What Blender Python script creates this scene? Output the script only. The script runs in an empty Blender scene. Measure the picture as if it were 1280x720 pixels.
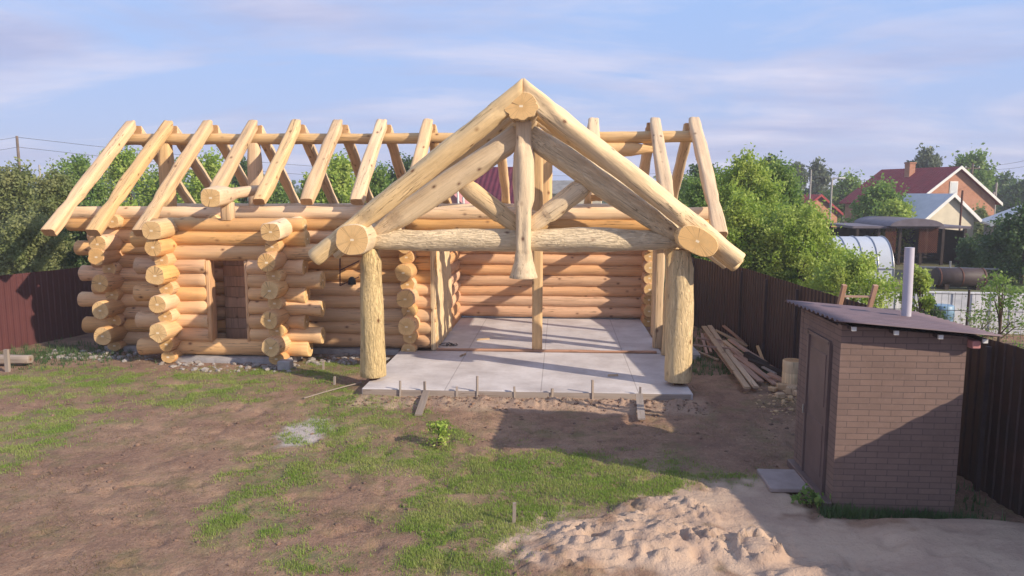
import bpy, math, random
import numpy as np
from mathutils import Vector, Matrix, noise as mn
random.seed(7); rng = np.random.default_rng(11)
scene = bpy.context.scene
COL = scene.collection
R = math.radians

# ------------------------------------------------------------ camera
CH = 4.0; FPX = 930.0
yaw = math.atan(60/FPX); pit = math.atan(120/FPX)
cam = bpy.data.cameras.new('camera'); co = bpy.data.objects.new('camera', cam); COL.objects.link(co)
cam.sensor_width = 36; cam.lens = 36*FPX/1280; cam.clip_end = 3000
co.location = (0, 0, CH); co.rotation_euler = (math.pi/2-pit, 0, yaw)
scene.camera = co
_F = Vector((-math.sin(yaw)*math.cos(pit), math.cos(yaw)*math.cos(pit), -math.sin(pit)))
_R = Vector((math.cos(yaw), math.sin(yaw), 0)); _U = _R.cross(_F)
def G(px, py, z=0.):          # survey helper: photo pixel -> point at height z
    d = _F+_R*((px-640)/FPX)+_U*((360-py)/FPX); t = (z-CH)/d.z
    return Vector((d.x*t, d.y*t, z))
def A(px, py, Y):             # survey helper: photo pixel -> point at depth Y
    d = _F+_R*((px-640)/FPX)+_U*((360-py)/FPX); t = Y/d.y
    return Vector((d.x*t, Y, CH+d.z*t))

# ------------------------------------------------------------ tagging / building helpers
def tag(o, label=None, cat=None, group=None, kind=None):
    if label: o['label'] = label
    if cat: o['category'] = cat
    if group: o['group'] = group
    if kind: o['kind'] = kind
    return o
def empty(name, loc=(0,0,0), rz=0.):
    o = bpy.data.objects.new(name, None); o.empty_display_size = .3
    o.location = loc; o.rotation_euler = (0,0,rz); COL.objects.link(o); return o
def link(name, me, parent=None, mat=None, M=None):
    o = bpy.data.objects.new(name, me)
    if mat is not None:
        for m in (mat if isinstance(mat,(list,tuple)) else [mat]): me.materials.append(m)
    COL.objects.link(o)
    if M is not None: o.matrix_basis = M
    if parent is not None:
        o.parent = parent
        # things' parents are only ever moved, or turned about z: express the part in the parent's frame
        P = parent.matrix_basis if parent.parent is None else parent.parent.matrix_basis @ parent.matrix_basis
        o.matrix_basis = P.inverted() @ (M if M is not None else Matrix.Identity(4))
    return o
class MB:
    def __init__(s): s.v=[]; s.f=[]; s.m=[]; s.s=[]
    def add(s, vs, fs, mi=0, sm=False):
        b=len(s.v); s.v += [tuple(v) for v in vs]
        for f in fs: s.f.append([b+i for i in f]); s.m.append(mi); s.s.append(sm)
    def box(s, c, d, mi=0, M=None, bev=0.):
        x,y,z=[q/2 for q in d]; c=Vector(c)
        if bev<=0:
            vs=[Vector((a*x,b*y,e*z)) for a in(-1,1) for b in(-1,1) for e in(-1,1)]
            fs=[(0,1,3,2),(4,6,7,5),(0,4,5,1),(2,3,7,6),(0,2,6,4),(1,5,7,3)]
            vs=[(M@v if M is not None else v)+c for v in vs]; s.add(vs,fs,mi); return s
        pts=[];b_=bev
        ring=[(-x+b_,-y),(x-b_,-y),(x,-y+b_),(x,y-b_),(x-b_,y),(-x+b_,y),(-x,y-b_),(-x,-y+b_)]
        inn=[(px*(x-b_)/x,py*(y-b_)/y) for px,py in ring]
        for zz,rr in((-z,inn),(-z+b_,ring),(z-b_,ring),(z,inn)):
            pts+=[Vector((p[0],p[1],zz)) for p in rr]
        fs=[tuple(range(7,-1,-1)),tuple(range(24,32))]
        for k in range(3):
            for i in range(8):
                j=(i+1)%8; fs.append((k*8+i,k*8+j,k*8+8+j,k*8+8+i))
        s.add([(M@v if M is not None else v)+c for v in pts],fs,mi); return s
    def tube(s, pts, rad, n=8, mi=0, cap=True):
        pts=[Vector(p) for p in pts]; N=len(pts)
        if not isinstance(rad,(list,tuple)): rad=[rad]*N
        vs=[];fs=[]
        up=None
        for i,p in enumerate(pts):
            t=(pts[min(i+1,N-1)]-pts[max(i-1,0)]).normalized()
            if up is None:
                up=Vector((0,0,1)) if abs(t.z)<.9 else Vector((1,0,0))
            a=t.cross(up).normalized(); b=a.cross(t).normalized(); up=b
            for k in range(n):
                an=2*math.pi*k/n; vs.append(p+a*math.cos(an)*rad[i]+b*math.sin(an)*rad[i])
        for i in range(N-1):
            for k in range(n):
                j=(k+1)%n; fs.append((i*n+k,i*n+j,i*n+n+j,i*n+n+k))
        s.add(vs,fs,mi,True)
        if cap:
            s.add(vs[:n],[tuple(range(n-1,-1,-1))],mi); s.add(vs[-n:],[tuple(range(n))],mi)
        return s
    def build(s, name, mat, parent=None, M=None):
        me=bpy.data.meshes.new(name); me.from_pydata(s.v,[],s.f)
        me.polygons.foreach_set('material_index',s.m); me.polygons.foreach_set('use_smooth',s.s)
        me.update(); return link(name,me,parent,mat,M)

# ------------------------------------------------------------ materials
def newmat(name, rough=.8, spec=.3):
    m=bpy.data.materials.new(name); m.use_nodes=True; nt=m.node_tree; b=nt.nodes['Principled BSDF']
    b.inputs['Roughness'].default_value=rough; b.inputs['Specular IOR Level'].default_value=spec
    return m,nt,b
def N(nt,t,**k):
    n=nt.nodes.new(t)
    for a,v in k.items():
        if a in n.inputs: n.inputs[a].default_value=v
        else: setattr(n,a,v)
    return n
def L(nt,a,b): nt.links.new(a,b)
def math_(nt,op,a,b=None,c=None):
    n=nt.nodes.new('ShaderNodeMath'); n.operation=op
    for i,x in enumerate((a,b,c)):
        if x is None: continue
        if isinstance(x,(int,float)): n.inputs[i].default_value=x
        else: nt.links.new(x,n.inputs[i])
    return n.outputs[0]
def ramp(nt,fac,stops,interp='LINEAR'):
    n=nt.nodes.new('ShaderNodeValToRGB'); n.color_ramp.interpolation=interp
    e=n.color_ramp.elements
    while len(e)<len(stops): e.new(.5)
    for i,(p,c) in enumerate(stops):
        e[i].position=p; e[i].color=(*c,1) if len(c)==3 else c
    nt.links.new(fac,n.inputs[0]); return n.outputs[0]
def mix(nt,f,a,b,mode='MIX'):
    n=nt.nodes.new('ShaderNodeMix'); n.data_type='RGBA'; n.blend_type=mode
    for s,x in((0,f),(6,a),(7,b)):
        if isinstance(x,(int,float)): n.inputs[s].default_value=x
        elif isinstance(x,tuple): n.inputs[s].default_value=(*x,1)
        else: nt.links.new(x,n.inputs[s])
    return n.outputs[2]
def g3(v): return (v,v,v)
def noise(nt,vec,scale,detail=4,rough=.55,dist=0.):
    n=nt.nodes.new('ShaderNodeTexNoise'); n.inputs['Scale'].default_value=scale; n.inputs['Detail'].default_value=detail
    n.inputs['Roughness'].default_value=rough; n.inputs['Distortion'].default_value=dist
    if vec is not None: nt.links.new(vec,n.inputs['Vector'])
    return n.outputs[0]
def mapping(nt,vec,scale=(1,1,1),loc=(0,0,0)):
    n=nt.nodes.new('ShaderNodeMapping'); n.inputs['Scale'].default_value=scale; n.inputs['Location'].default_value=loc
    nt.links.new(vec,n.inputs['Vector']); return n.outputs[0]
def bump(nt,b,h,strength=.3,dist=.02):
    n=nt.nodes.new('ShaderNodeBump'); n.inputs['Strength'].default_value=strength; n.inputs['Distance'].default_value=dist
    nt.links.new(h,n.inputs['Height']); nt.links.new(n.outputs[0],b.inputs['Normal'])
def objvec(nt, seed=True):
    tc=nt.nodes.new('ShaderNodeTexCoord'); v=tc.outputs['Object']
    if not seed: return v,v,None
    oi=nt.nodes.new('ShaderNodeObjectInfo')
    cb=nt.nodes.new('ShaderNodeCombineXYZ')
    L(nt,math_(nt,'MULTIPLY',oi.outputs['Random'],37.),cb.inputs[0]); L(nt,math_(nt,'MULTIPLY',oi.outputs['Random'],91.),cb.inputs[2])
    ad=nt.nodes.new('ShaderNodeVectorMath'); ad.operation='ADD'; L(nt,v,ad.inputs[0]); L(nt,cb.outputs[0],ad.inputs[1])
    return v,ad.outputs[0],oi.outputs['Random']

def wood_side(name, c1, c2, c3, hewn=0., fade=.35, knots=True):
    """peeled timber: c1..c2 tone range per log, c3 darker streak colour"""
    m,nt,b=newmat(name,.62,.25)
    v,vs,rnd=objvec(nt)
    base=mix(nt,rnd,c1,c2)
    lo=noise(nt,mapping(nt,vs,(1.6,1.6,.5)),1.3,3)
    base=mix(nt,ramp(nt,lo,[(.4,g3(0)),(.7,g3(fade+.2))]),base,c3)
    st=noise(nt,mapping(nt,vs,(26,26,.9)),1.,5,.6)
    base=mix(nt,ramp(nt,st,[(.42,g3(0)),(.72,g3(.42))]),base,tuple(x*.62 for x in c3))
    st2=noise(nt,mapping(nt,vs,(9,9,1.4)),1.,3,.5)
    base=mix(nt,ramp(nt,st2,[(.5,g3(0)),(.8,g3(.5))]),base,tuple(min(1,x*1.22) for x in c1))
    # drying cracks (long thin checks)
    cr=noise(nt,mapping(nt,vs,(14,14,.28)),1.,2,.5)
    crk=ramp(nt,math_(nt,'ABSOLUTE',math_(nt,'SUBTRACT',cr,.5)),[(0,g3(.85)),(.014,g3(0))])
    gate=ramp(nt,noise(nt,mapping(nt,vs,(2,2,.4)),1.,1),[(.45,g3(0)),(.55,g3(1))])
    ck=math_(nt,'MULTIPLY',crk,gate)
    base=mix(nt,ck,base,(.10,.05,.02))
    if knots:
        vo=nt.nodes.new('ShaderNodeTexVoronoi'); vo.inputs['Scale'].default_value=1.; L(nt,mapping(nt,vs,(3.2,3.2,2.3)),vo.inputs['Vector'])
        kn=ramp(nt,vo.outputs['Distance'],[(.06,g3(.9)),(.10,g3(.4)),(.18,g3(0))])
        base=mix(nt,kn,base,(.17,.07,.03))
    # handling dirt
    dt=noise(nt,mapping(nt,vs,(3,3,2)),1.2,5,.65)
    base=mix(nt,ramp(nt,dt,[(.56,g3(0)),(.8,g3(.32))]),base,(.34,.24,.16))
    hv=nt.nodes.new('ShaderNodeHueSaturation'); L(nt,base,hv.inputs['Color']); L(nt,ramp(nt,math_(nt,'FRACT',math_(nt,'MULTIPLY',rnd,7.31)),[(0,g3(.86)),(1,g3(1.1))]),hv.inputs['Value']); L(nt,ramp(nt,math_(nt,'FRACT',math_(nt,'MULTIPLY',rnd,13.7)),[(0,g3(.82)),(1,g3(1.08))]),hv.inputs['Saturation']); base=hv.outputs[0]
    L(nt,base,b.inputs['Base Color'])
    hb=noise(nt,mapping(nt,vs,(22,22,2.2 if not hewn else 6.)),1.,4,.6)
    if hewn:
        n2=noise(nt,mapping(nt,vs,(30,30,5.)),1.,3,.65,1.)
        h=math_(nt,'ADD',math_(nt,'MULTIPLY',hb,.3),ramp(nt,n2,[(.36,g3(0)),(.52,g3(.75)),(.7,g3(1))]))
        bump(nt,b,h,min(1.,hewn*1.25),.026)
    else:
        fl=noise(nt,mapping(nt,vs,(6,6,1.2)),1.,2,.4)
        bump(nt,b,math_(nt,'ADD',hb,math_(nt,'MULTIPLY',fl,2.)),.35,.012)
    return m
def wood_end(name,c1,c2,peg=False):
    m,nt,b=newmat(name,.7,.2); v,vs,rnd=objvec(nt)
    sp=nt.nodes.new('ShaderNodeSeparateXYZ'); L(nt,v,sp.inputs[0])
    wob=noise(nt,vs,5,3)
    r=math_(nt,'SQRT',math_(nt,'ADD',math_(nt,'MULTIPLY',sp.outputs[0],sp.outputs[0]),math_(nt,'MULTIPLY',sp.outputs[1],sp.outputs[1])))
    rr=math_(nt,'ADD',r,math_(nt,'MULTIPLY',wob,.05))
    ring=math_(nt,'SINE',math_(nt,'MULTIPLY',rr,330.))
    base=mix(nt,rnd,c1,c2)
    base=mix(nt,ramp(nt,ring,[(.2,g3(0)),(1.,g3(.55))]),base,tuple(x*.55 for x in c2))
    base=mix(nt,ramp(nt,math_(nt,'MULTIPLY',r,4.),[(.35,g3(.45)),(.6,g3(0))]),base,tuple(x*.72 for x in c2))
    # radial checks
    an=math_(nt,'ARCTAN2',sp.outputs[1],sp.outputs[0])
    cb=nt.nodes.new('ShaderNodeCombineXYZ'); L(nt,math_(nt,'MULTIPLY',an,1.5),cb.inputs[0]); L(nt,math_(nt,'MULTIPLY',rnd,50.),cb.inputs[1])
    cn=noise(nt,cb.outputs[0],1.6,1)
    ck=math_(nt,'MULTIPLY',ramp(nt,math_(nt,'ABSOLUTE',math_(nt,'SUBTRACT',cn,.5)),[(0,g3(.8)),(.015,g3(0))]),ramp(nt,r,[(.02,g3(0)),(.05,g3(1))]))
    base=mix(nt,ck,base,(.12,.06,.03))
    bl=noise(nt,vs,9,4)
    base=mix(nt,ramp(nt,bl,[(.5,g3(0)),(.75,g3(.4))]),base,tuple(x*.66 for x in c1))
    pg=math_(nt,'MULTIPLY',math_(nt,'LESS_THAN',math_(nt,'ABSOLUTE',sp.outputs[0]),.034),math_(nt,'LESS_THAN',math_(nt,'ABSOLUTE',sp.outputs[1]),.02))
    if peg: base=mix(nt,math_(nt,'MULTIPLY',pg,.85),base,(.82,.70,.50))
    L(nt,base,b.inputs['Base Color']); bump(nt,b,math_(nt,'ADD',ring,math_(nt,'MULTIPLY',bl,3.)),.25,.004)
    return m
M={}
M['log']=wood_side('golden wall log timber',(.75,.455,.20),(.70,.38,.17),(.60,.335,.17))
M['logp']=wood_side('pinkish wall log timber',(.68,.40,.21),(.66,.36,.185),(.56,.31,.17))
M['loge']=wood_end('wall log end grain',(.80,.55,.27),(.74,.44,.17),True)
M['fresh']=wood_side('fresh rafter timber',(.76,.53,.285),(.74,.475,.235),(.62,.40,.21),fade=.25)
M['freshe']=wood_end('rafter end grain',(.66,.42,.22),(.60,.35,.17))
M['hewn']=wood_side('drawknifed pale timber',(.76,.58,.31),(.76,.57,.32),(.70,.51,.28),hewn=.7,fade=.1)
M['truss']=wood_side('peeled truss timber',(.76,.56,.31),(.74,.53,.29),(.62,.44,.24),hewn=.2,fade=.2)
M['plank']=wood_side('weathered board',(.52,.30,.19),(.42,.25,.18),(.34,.20,.15),fade=.3)
M['planky']=wood_side('newer yellow board',(.64,.44,.25),(.56,.38,.22),(.45,.30,.18),fade=.3)
M['brown']=wood_side('brown stained boards',(.62,.34,.20),(.55,.30,.17),(.45,.25,.15))
M['grey']=wood_side('greyed old timber',(.30,.25,.21),(.38,.31,.26),(.22,.17,.14),fade=.4)

def simple(name,c,rough=.7,spec=.3,var=.25,scale=6,c2=None,bmp=.15,metal=0.,bs=30.):
    m,nt,b=newmat(name,rough,spec); v,vs,rnd=objvec(nt)
    n=noise(nt,vs,scale,5,.6); c2=c2 or tuple(x*(1-var) for x in c)
    base=mix(nt,ramp(nt,n,[(.35,g3(0)),(.65,g3(1))]),c,c2)
    L(nt,base,b.inputs['Base Color']); b.inputs['Metallic'].default_value=metal
    if bmp: bump(nt,b,noise(nt,vs,bs,4),bmp,.01)
    return m
M['concrete']=None
def concrete():
    m,nt,b=newmat('slab concrete',.85,.2); v,vs,rnd=objvec(nt,False)
    base=mix(nt,ramp(nt,noise(nt,v,1.1,5,.6),[(.35,g3(0)),(.68,g3(1))]),(.60,.56,.55),(.42,.38,.37))
    base=mix(nt,ramp(nt,noise(nt,v,7.,6,.7),[(.5,g3(0)),(.8,g3(.45))]),base,(.36,.30,.27))
    base=mix(nt,ramp(nt,noise(nt,mapping(nt,v,(.5,3,1)),2.,4),[(.55,g3(0)),(.75,g3(.3))]),base,(.66,.62,.60))
    sp=nt.nodes.new('ShaderNodeSeparateXYZ'); L(nt,v,sp.inputs[0])
    # saw-cut control joints
    wx=math_(nt,'PINGPONG',math_(nt,'ADD',sp.outputs[0],.35),.95)
    jl=ramp(nt,wx,[(0,g3(.75)),(.012,g3(0))])
    base=mix(nt,jl,base,(.16,.13,.12))
    L(nt,base,b.inputs['Base Color']); bump(nt,b,noise(nt,v,40,4),.2,.006); return m
M['concrete']=concrete()
M['foundation']=simple('rough foundation concrete',(.42,.39,.38),.9,.2,.35,4,bmp=.4)
M['fence']=simple('brown painted corrugated steel',(.060,.029,.023),.5,.35,.2,2.2,c2=(.040,.024,.021),bmp=.04)
M['fence2']=simple('maroon painted corrugated steel',(.10,.034,.034),.45,.4,.15,1.2,bmp=0)
M['rail']=simple('dark steel rail',(.06,.04,.04),.6,.3)
M['shedroof']=simple('brown roofing sheet',(.165,.11,.115),.5,.4,.3,3,c2=(.13,.09,.095),bmp=.05)
M['white']=simple('white painted wood',(.72,.70,.66),.6,.3,.12,4)
M['door']=simple('brown steel door',(.16,.108,.098),.5,.35,.2,3,bmp=.05)
M['metal']=simple('bare steel',(.45,.45,.47),.35,.5,.15,8,metal=.8,bmp=.05)
M['rust']=simple('rusty steel',(.16,.06,.04),.8,.3,.4,9,c2=(.07,.035,.03))
M['pipe']=simple('grey plastic pipe',(.48,.45,.50),.45,.4,.1,4,bmp=.03)
M['bark']=simple('tree bark',(.12,.085,.06),.9,.2,.4,9,bmp=.6)
M['birchbark']=simple('pale birch bark',(.45,.42,.38),.9,.2,.5,7,bmp=.4)
M['pole']=simple('weathered concrete pole',(.42,.39,.35),.85,.2,.25,2)
M['wpole']=simple('old wooden pole',(.20,.15,.12),.85,.2,.3,3)
M['wire']=simple('dark wire',(.05,.05,.055),.6,.3,0,1,bmp=0)
M['blue']=simple('faded blue plastic',(.18,.30,.42),.45,.4,.15,5)
M['black']=simple('black plastic',(.015,.015,.017),.5,.4,.1,5,bmp=0)
M['cream']=simple('cream render',(.62,.55,.42),.85,.2,.12,2)
M['glasspane']=simple('pale window pane',(.60,.62,.62),.15,.6,.1,2,bmp=0)
M['dglass']=simple('dark window pane',(.06,.07,.08),.1,.7,.1,2,bmp=0)
M['steelroof']=simple('pale grey steel roof',(.58,.57,.57),.8,.2,.12,2,bmp=.03)
M['darkroof']=simple('dark canopy roofing',(.15,.125,.15),.55,.4,.3,2)
M['greyroof']=simple('weathered slate sheet roof',(.26,.25,.24),.85,.2,.3,2)
M['lattice']=simple('red brown lattice wood',(.22,.08,.05),.8,.2,.3,4)
M['darkwood']=simple('dark stained wood',(.05,.035,.03),.8,.2,.3,4)
M['pink']=simple('dusty pink sheet cladding',(.50,.22,.20),.6,.3,.1,1)
M['poly']=simple('clouded greenhouse sheet',(.46,.49,.54),.25,.5,.08,1.5,bmp=.02)
M['whitepanel']=simple('whitewashed fence panel',(.70,.69,.70),.8,.2,.25,2.5,c2=(.48,.49,.52),bmp=.2)
M['rubble']=simple('pale rubble',(.36,.33,.305),.9,.2,.4,5,c2=(.20,.165,.14),bmp=.5)
M['clay']=simple('dry clay clod',(.24,.15,.105),.95,.1,.4,5,c2=(.14,.09,.07),bmp=.5)
def roofmat(name,c,c2,sc,axis=0):
    m,nt,b=newmat(name,.8,.2); v,vs,rnd=objvec(nt,False)
    sp=nt.nodes.new('ShaderNodeSeparateXYZ'); L(nt,v,sp.inputs[0])
    w=math_(nt,'SINE',math_(nt,'MULTIPLY',sp.outputs[axis],sc))
    t=math_(nt,'FRACT',math_(nt,'MULTIPLY',sp.outputs[2],3.2))
    base=mix(nt,ramp(nt,noise(nt,v,1.5,4),[(.4,g3(0)),(.65,g3(1))]),c,c2)
    base=mix(nt,ramp(nt,t,[(0,g3(.5)),(.12,g3(0))]),base,tuple(x*.55 for x in c))
    L(nt,base,b.inputs['Base Color']); bump(nt,b,w,.5,.03); return m
M['redroof']=roofmat('dark red metal tile',(.30,.045,.05),(.24,.04,.042),18)
M['maroon']=roofmat('maroon corrugated roof',(.13,.03,.05),(.10,.025,.04),22)
def brickmat(name,c1,c2,mort,bw,bh,sc,scale=1.,bs=.5):
    m,nt,b=newmat(name,.85,.2); tc=nt.nodes.new('ShaderNodeTexCoord')
    sp=nt.nodes.new('ShaderNodeSeparateXYZ'); L(nt,tc.outputs['Object'],sp.inputs[0])
    cb=nt.nodes.new('ShaderNodeCombineXYZ')
    L(nt,math_(nt,'ADD',sp.outputs[0],sp.outputs[1]),cb.inputs[0]); L(nt,sp.outputs[2],cb.inputs[1])
    br=nt.nodes.new('ShaderNodeTexBrick'); L(nt,cb.outputs[0],br.inputs['Vector'])
    br.inputs['Scale'].default_value=1.; br.inputs['Brick Width'].default_value=bw; br.inputs['Row Height'].default_value=bh
    br.inputs['Mortar Size'].default_value=sc; br.inputs['Mortar Smooth'].default_value=.25; br.inputs['Bias'].default_value=-.1
    br.inputs['Color1'].default_value=(*c1,1); br.inputs['Color2'].default_value=(*c2,1); br.inputs['Mortar'].default_value=(*mort,1)
    n=noise(nt,tc.outputs['Object'],2.2,5,.6)
    base=mix(nt,ramp(nt,n,[(.45,g3(0)),(.75,g3(.55))]),br.outputs[0],tuple(x*.65 for x in c1))
    n2=noise(nt,tc.outputs['Object'],22,4,.6)
    base=mix(nt,ramp(nt,n2,[(.55,g3(0)),(.8,g3(.35))]),base,tuple(min(1,x*1.5) for x in c2))
    L(nt,base,b.inputs['Base Color'])
    h=math_(nt,'ADD',math_(nt,'MULTIPLY',br.outputs['Fac'],-1.),math_(nt,'MULTIPLY',n2,.35))
    bump(nt,b,h,bs,.012); return m
M['shedbrick']=brickmat('brown brick sheet cladding',(.225,.15,.122),(.195,.132,.11),(.125,.09,.08),.265,.077,.006,1.,.35)
M['housebrick']=brickmat('orange house brick',(.44,.20,.115),(.40,.17,.10),(.42,.32,.26),.26,.08,.008)
def leafmat(name,c1,c2,c3):
    m,nt,b=newmat(name,.55,.3)
    ge=nt.nodes.new('ShaderNodeNewGeometry'); tc=nt.nodes.new('ShaderNodeTexCoord')
    base=mix(nt,ge.outputs['Random Per Island'],c1,c2)
    base=mix(nt,ramp(nt,noise(nt,tc.outputs['Object'],1.1,3),[(.42,g3(0)),(.62,g3(1))]),base,c3)
    L(nt,base,b.inputs['Base Color'])
    tr=nt.nodes.new('ShaderNodeBsdfTranslucent'); L(nt,mix(nt,.5,base,tuple(min(1,x*1.6) for x in c1)),tr.inputs['Color'])
    ms=nt.nodes.new('ShaderNodeMixShader'); ms.inputs[0].default_value=.38
    L(nt,b.outputs[0],ms.inputs[1]); L(nt,tr.outputs[0],ms.inputs[2]); L(nt,ms.outputs[0],nt.nodes['Material Output'].inputs[0]); return m
M['lime']=leafmat('fresh fruit tree leaves',(.31,.42,.07),(.22,.34,.055),(.40,.46,.11))
M['mid']=leafmat('mid green leaves',(.16,.27,.055),(.11,.20,.045),(.23,.31,.075))
M['dark']=leafmat('dark green leaves',(.075,.135,.045),(.055,.10,.038),(.11,.17,.055))
M['olive']=leafmat('dull olive leaves',(.20,.235,.08),(.15,.19,.065),(.26,.27,.11))
M['birch']=leafmat('greyed birch leaves',(.14,.17,.10),(.11,.14,.085),(.17,.20,.12))
M['grass']=leafmat('grass blades',(.24,.34,.06),(.17,.25,.05),(.32,.35,.11))
M['dry']=leafmat('dry grass stalks',(.24,.17,.09),(.18,.13,.08),(.28,.21,.12))

# ------------------------------------------------------------ sky, sun
SUN_AZ=Vector((.89,-.46,0)).normalized(); ELEV=R(26.3)
sd=(SUN_AZ*math.cos(ELEV)+Vector((0,0,math.sin(ELEV))))
sl=bpy.data.lights.new('sun','SUN'); sl.energy=4.9; sl.angle=R(.55); sl.color=(1.,.87,.70)
so=bpy.data.objects.new('sun',sl); COL.objects.link(so); so.rotation_euler=sd.to_track_quat('Z','Y').to_euler(); so.location=(20,-10,20)
w=bpy.data.worlds.new('World'); scene.world=w; w.use_nodes=True; nt=w.node_tree
bg=nt.nodes['Background']; bg.inputs[1].default_value=.12
sky=nt.nodes.new('ShaderNodeTexSky'); sky.sky_type='NISHITA'; sky.sun_disc=False; sky.sun_elevation=ELEV
sky.sun_rotation=math.atan2(SUN_AZ.x,SUN_AZ.y); sky.air_density=1.; sky.dust_density=.6; sky.ozone_density=2.
tc=nt.nodes.new('ShaderNodeTexCoord'); nv=nt.nodes.new('ShaderNodeSeparateXYZ'); L(nt,tc.outputs['Generated'],nv.inputs[0])
zz=math_(nt,'ADD',math_(nt,'MAXIMUM',nv.outputs[2],0.),.13)
cb=nt.nodes.new('ShaderNodeCombineXYZ'); L(nt,math_(nt,'DIVIDE',nv.outputs[0],zz),cb.inputs[0]); L(nt,math_(nt,'DIVIDE',nv.outputs[1],zz),cb.inputs[1])
v=mapping(nt,cb.outputs[0],(.42,.62,1),(3.1,1.2,0))
n1=noise(nt,v,1.0,8,.62,.9)
n2=noise(nt,mapping(nt,cb.outputs[0],(.8,1.5,1),(7,4,0)),1.2,8,.6,.4)
cover=math_(nt,'ADD',math_(nt,'MULTIPLY',n1,.72),math_(nt,'MULTIPLY',n2,.28))
hz=ramp(nt,nv.outputs[2],[(0.,g3(.8)),(.08,g3(.5)),(.25,g3(.08)),(.5,g3(0))])
base_blue=mix(nt,.85,sky.outputs[0],(2.4,3.75,6.6))
veil=mix(nt,hz,base_blue,(2.95,3.3,4.95))
cl=ramp(nt,cover,[(.42,g3(0)),(.50,g3(.5)),(.60,g3(.92))])
shade=ramp(nt,noise(nt,mapping(nt,cb.outputs[0],(.5,1.1,1),(1,9,0)),1.3,5,.55),[(.4,g3(0)),(.62,g3(1))])
ccol=mix(nt,shade,(4.9,4.85,6.0),(2.95,3.25,4.95))
L(nt,mix(nt,cl,veil,ccol),bg.inputs[0])
vs=scene.view_settings; vs.view_transform='Standard'; vs.look='None'; vs.gamma=1; vs.exposure=0.38
try: vs.use_curve_mapping=False
except Exception: pass

# ------------------------------------------------------------ ground
def smooth(a,b,x):
    t=max(0.,min(1.,(x-a)/(b-a))); return t*t*(3-2*t)
def ell(px,py,rx,ry,rot=0):
    c=G(px,py); wx=(G(px+rx,py)-G(px-rx,py)).length/2; wy=(G(px,py-ry)-G(px,py+ry)).length/2
    return (c.x,c.y,wx,wy,rot)
GR=[ell(690,600,150,34),ell(590,650,90,26),ell(800,600,60,18),ell(300,640,40,26,.35),ell(370,585,70,24,.5),ell(340,655,40,20),
    ell(440,530,70,26),ell(430,500,50,16),ell(70,478,110,14),ell(250,490,80,14),ell(60,530,60,22),ell(460,575,60,18),ell(545,550,34,16),
    ell(560,700,80,26),ell(20,560,50,30),ell(910,600,60,12),ell(395,460,60,10),ell(300,470,90,8),ell(380,700,60,16),
    ell(700,640,60,20)]
SAND=[ell(800,680,150,50),ell(930,690,60,40),ell(880,640,70,26),ell(1100,700,260,52),ell(950,622,80,22),ell(1240,690,120,40)]
PALE=[ell(378,540,30,14)]
def emask(E,x,y,w=.35):
    m=0.
    n=mn.noise(Vector((x*.9,y*.9,3)))*.55+mn.noise(Vector((x*2.6,y*2.6,7)))*.5+mn.noise(Vector((x*7,y*7,1)))*.3
    for cx,cy,rx,ry,rot in E:
        dx=x-cx; dy=y-cy
        if rot: c,s=math.cos(rot),math.sin(rot); dx,dy=dx*c+dy*s,-dx*s+dy*c
        d=math.hypot(dx/rx,dy/ry)
        if d<1.9: m=max(m,1-smooth(1-w,1+w,d+n))
    return m
def bank(x,y):
    return smooth(13.1,13.5,y+.25*mn.noise(Vector((x*1.6,y*1.6,15))))*(1-smooth(14.3,14.6,y))*smooth(-4.4,-3.8,x)*(1-smooth(2.5,3.0,x))
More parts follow.
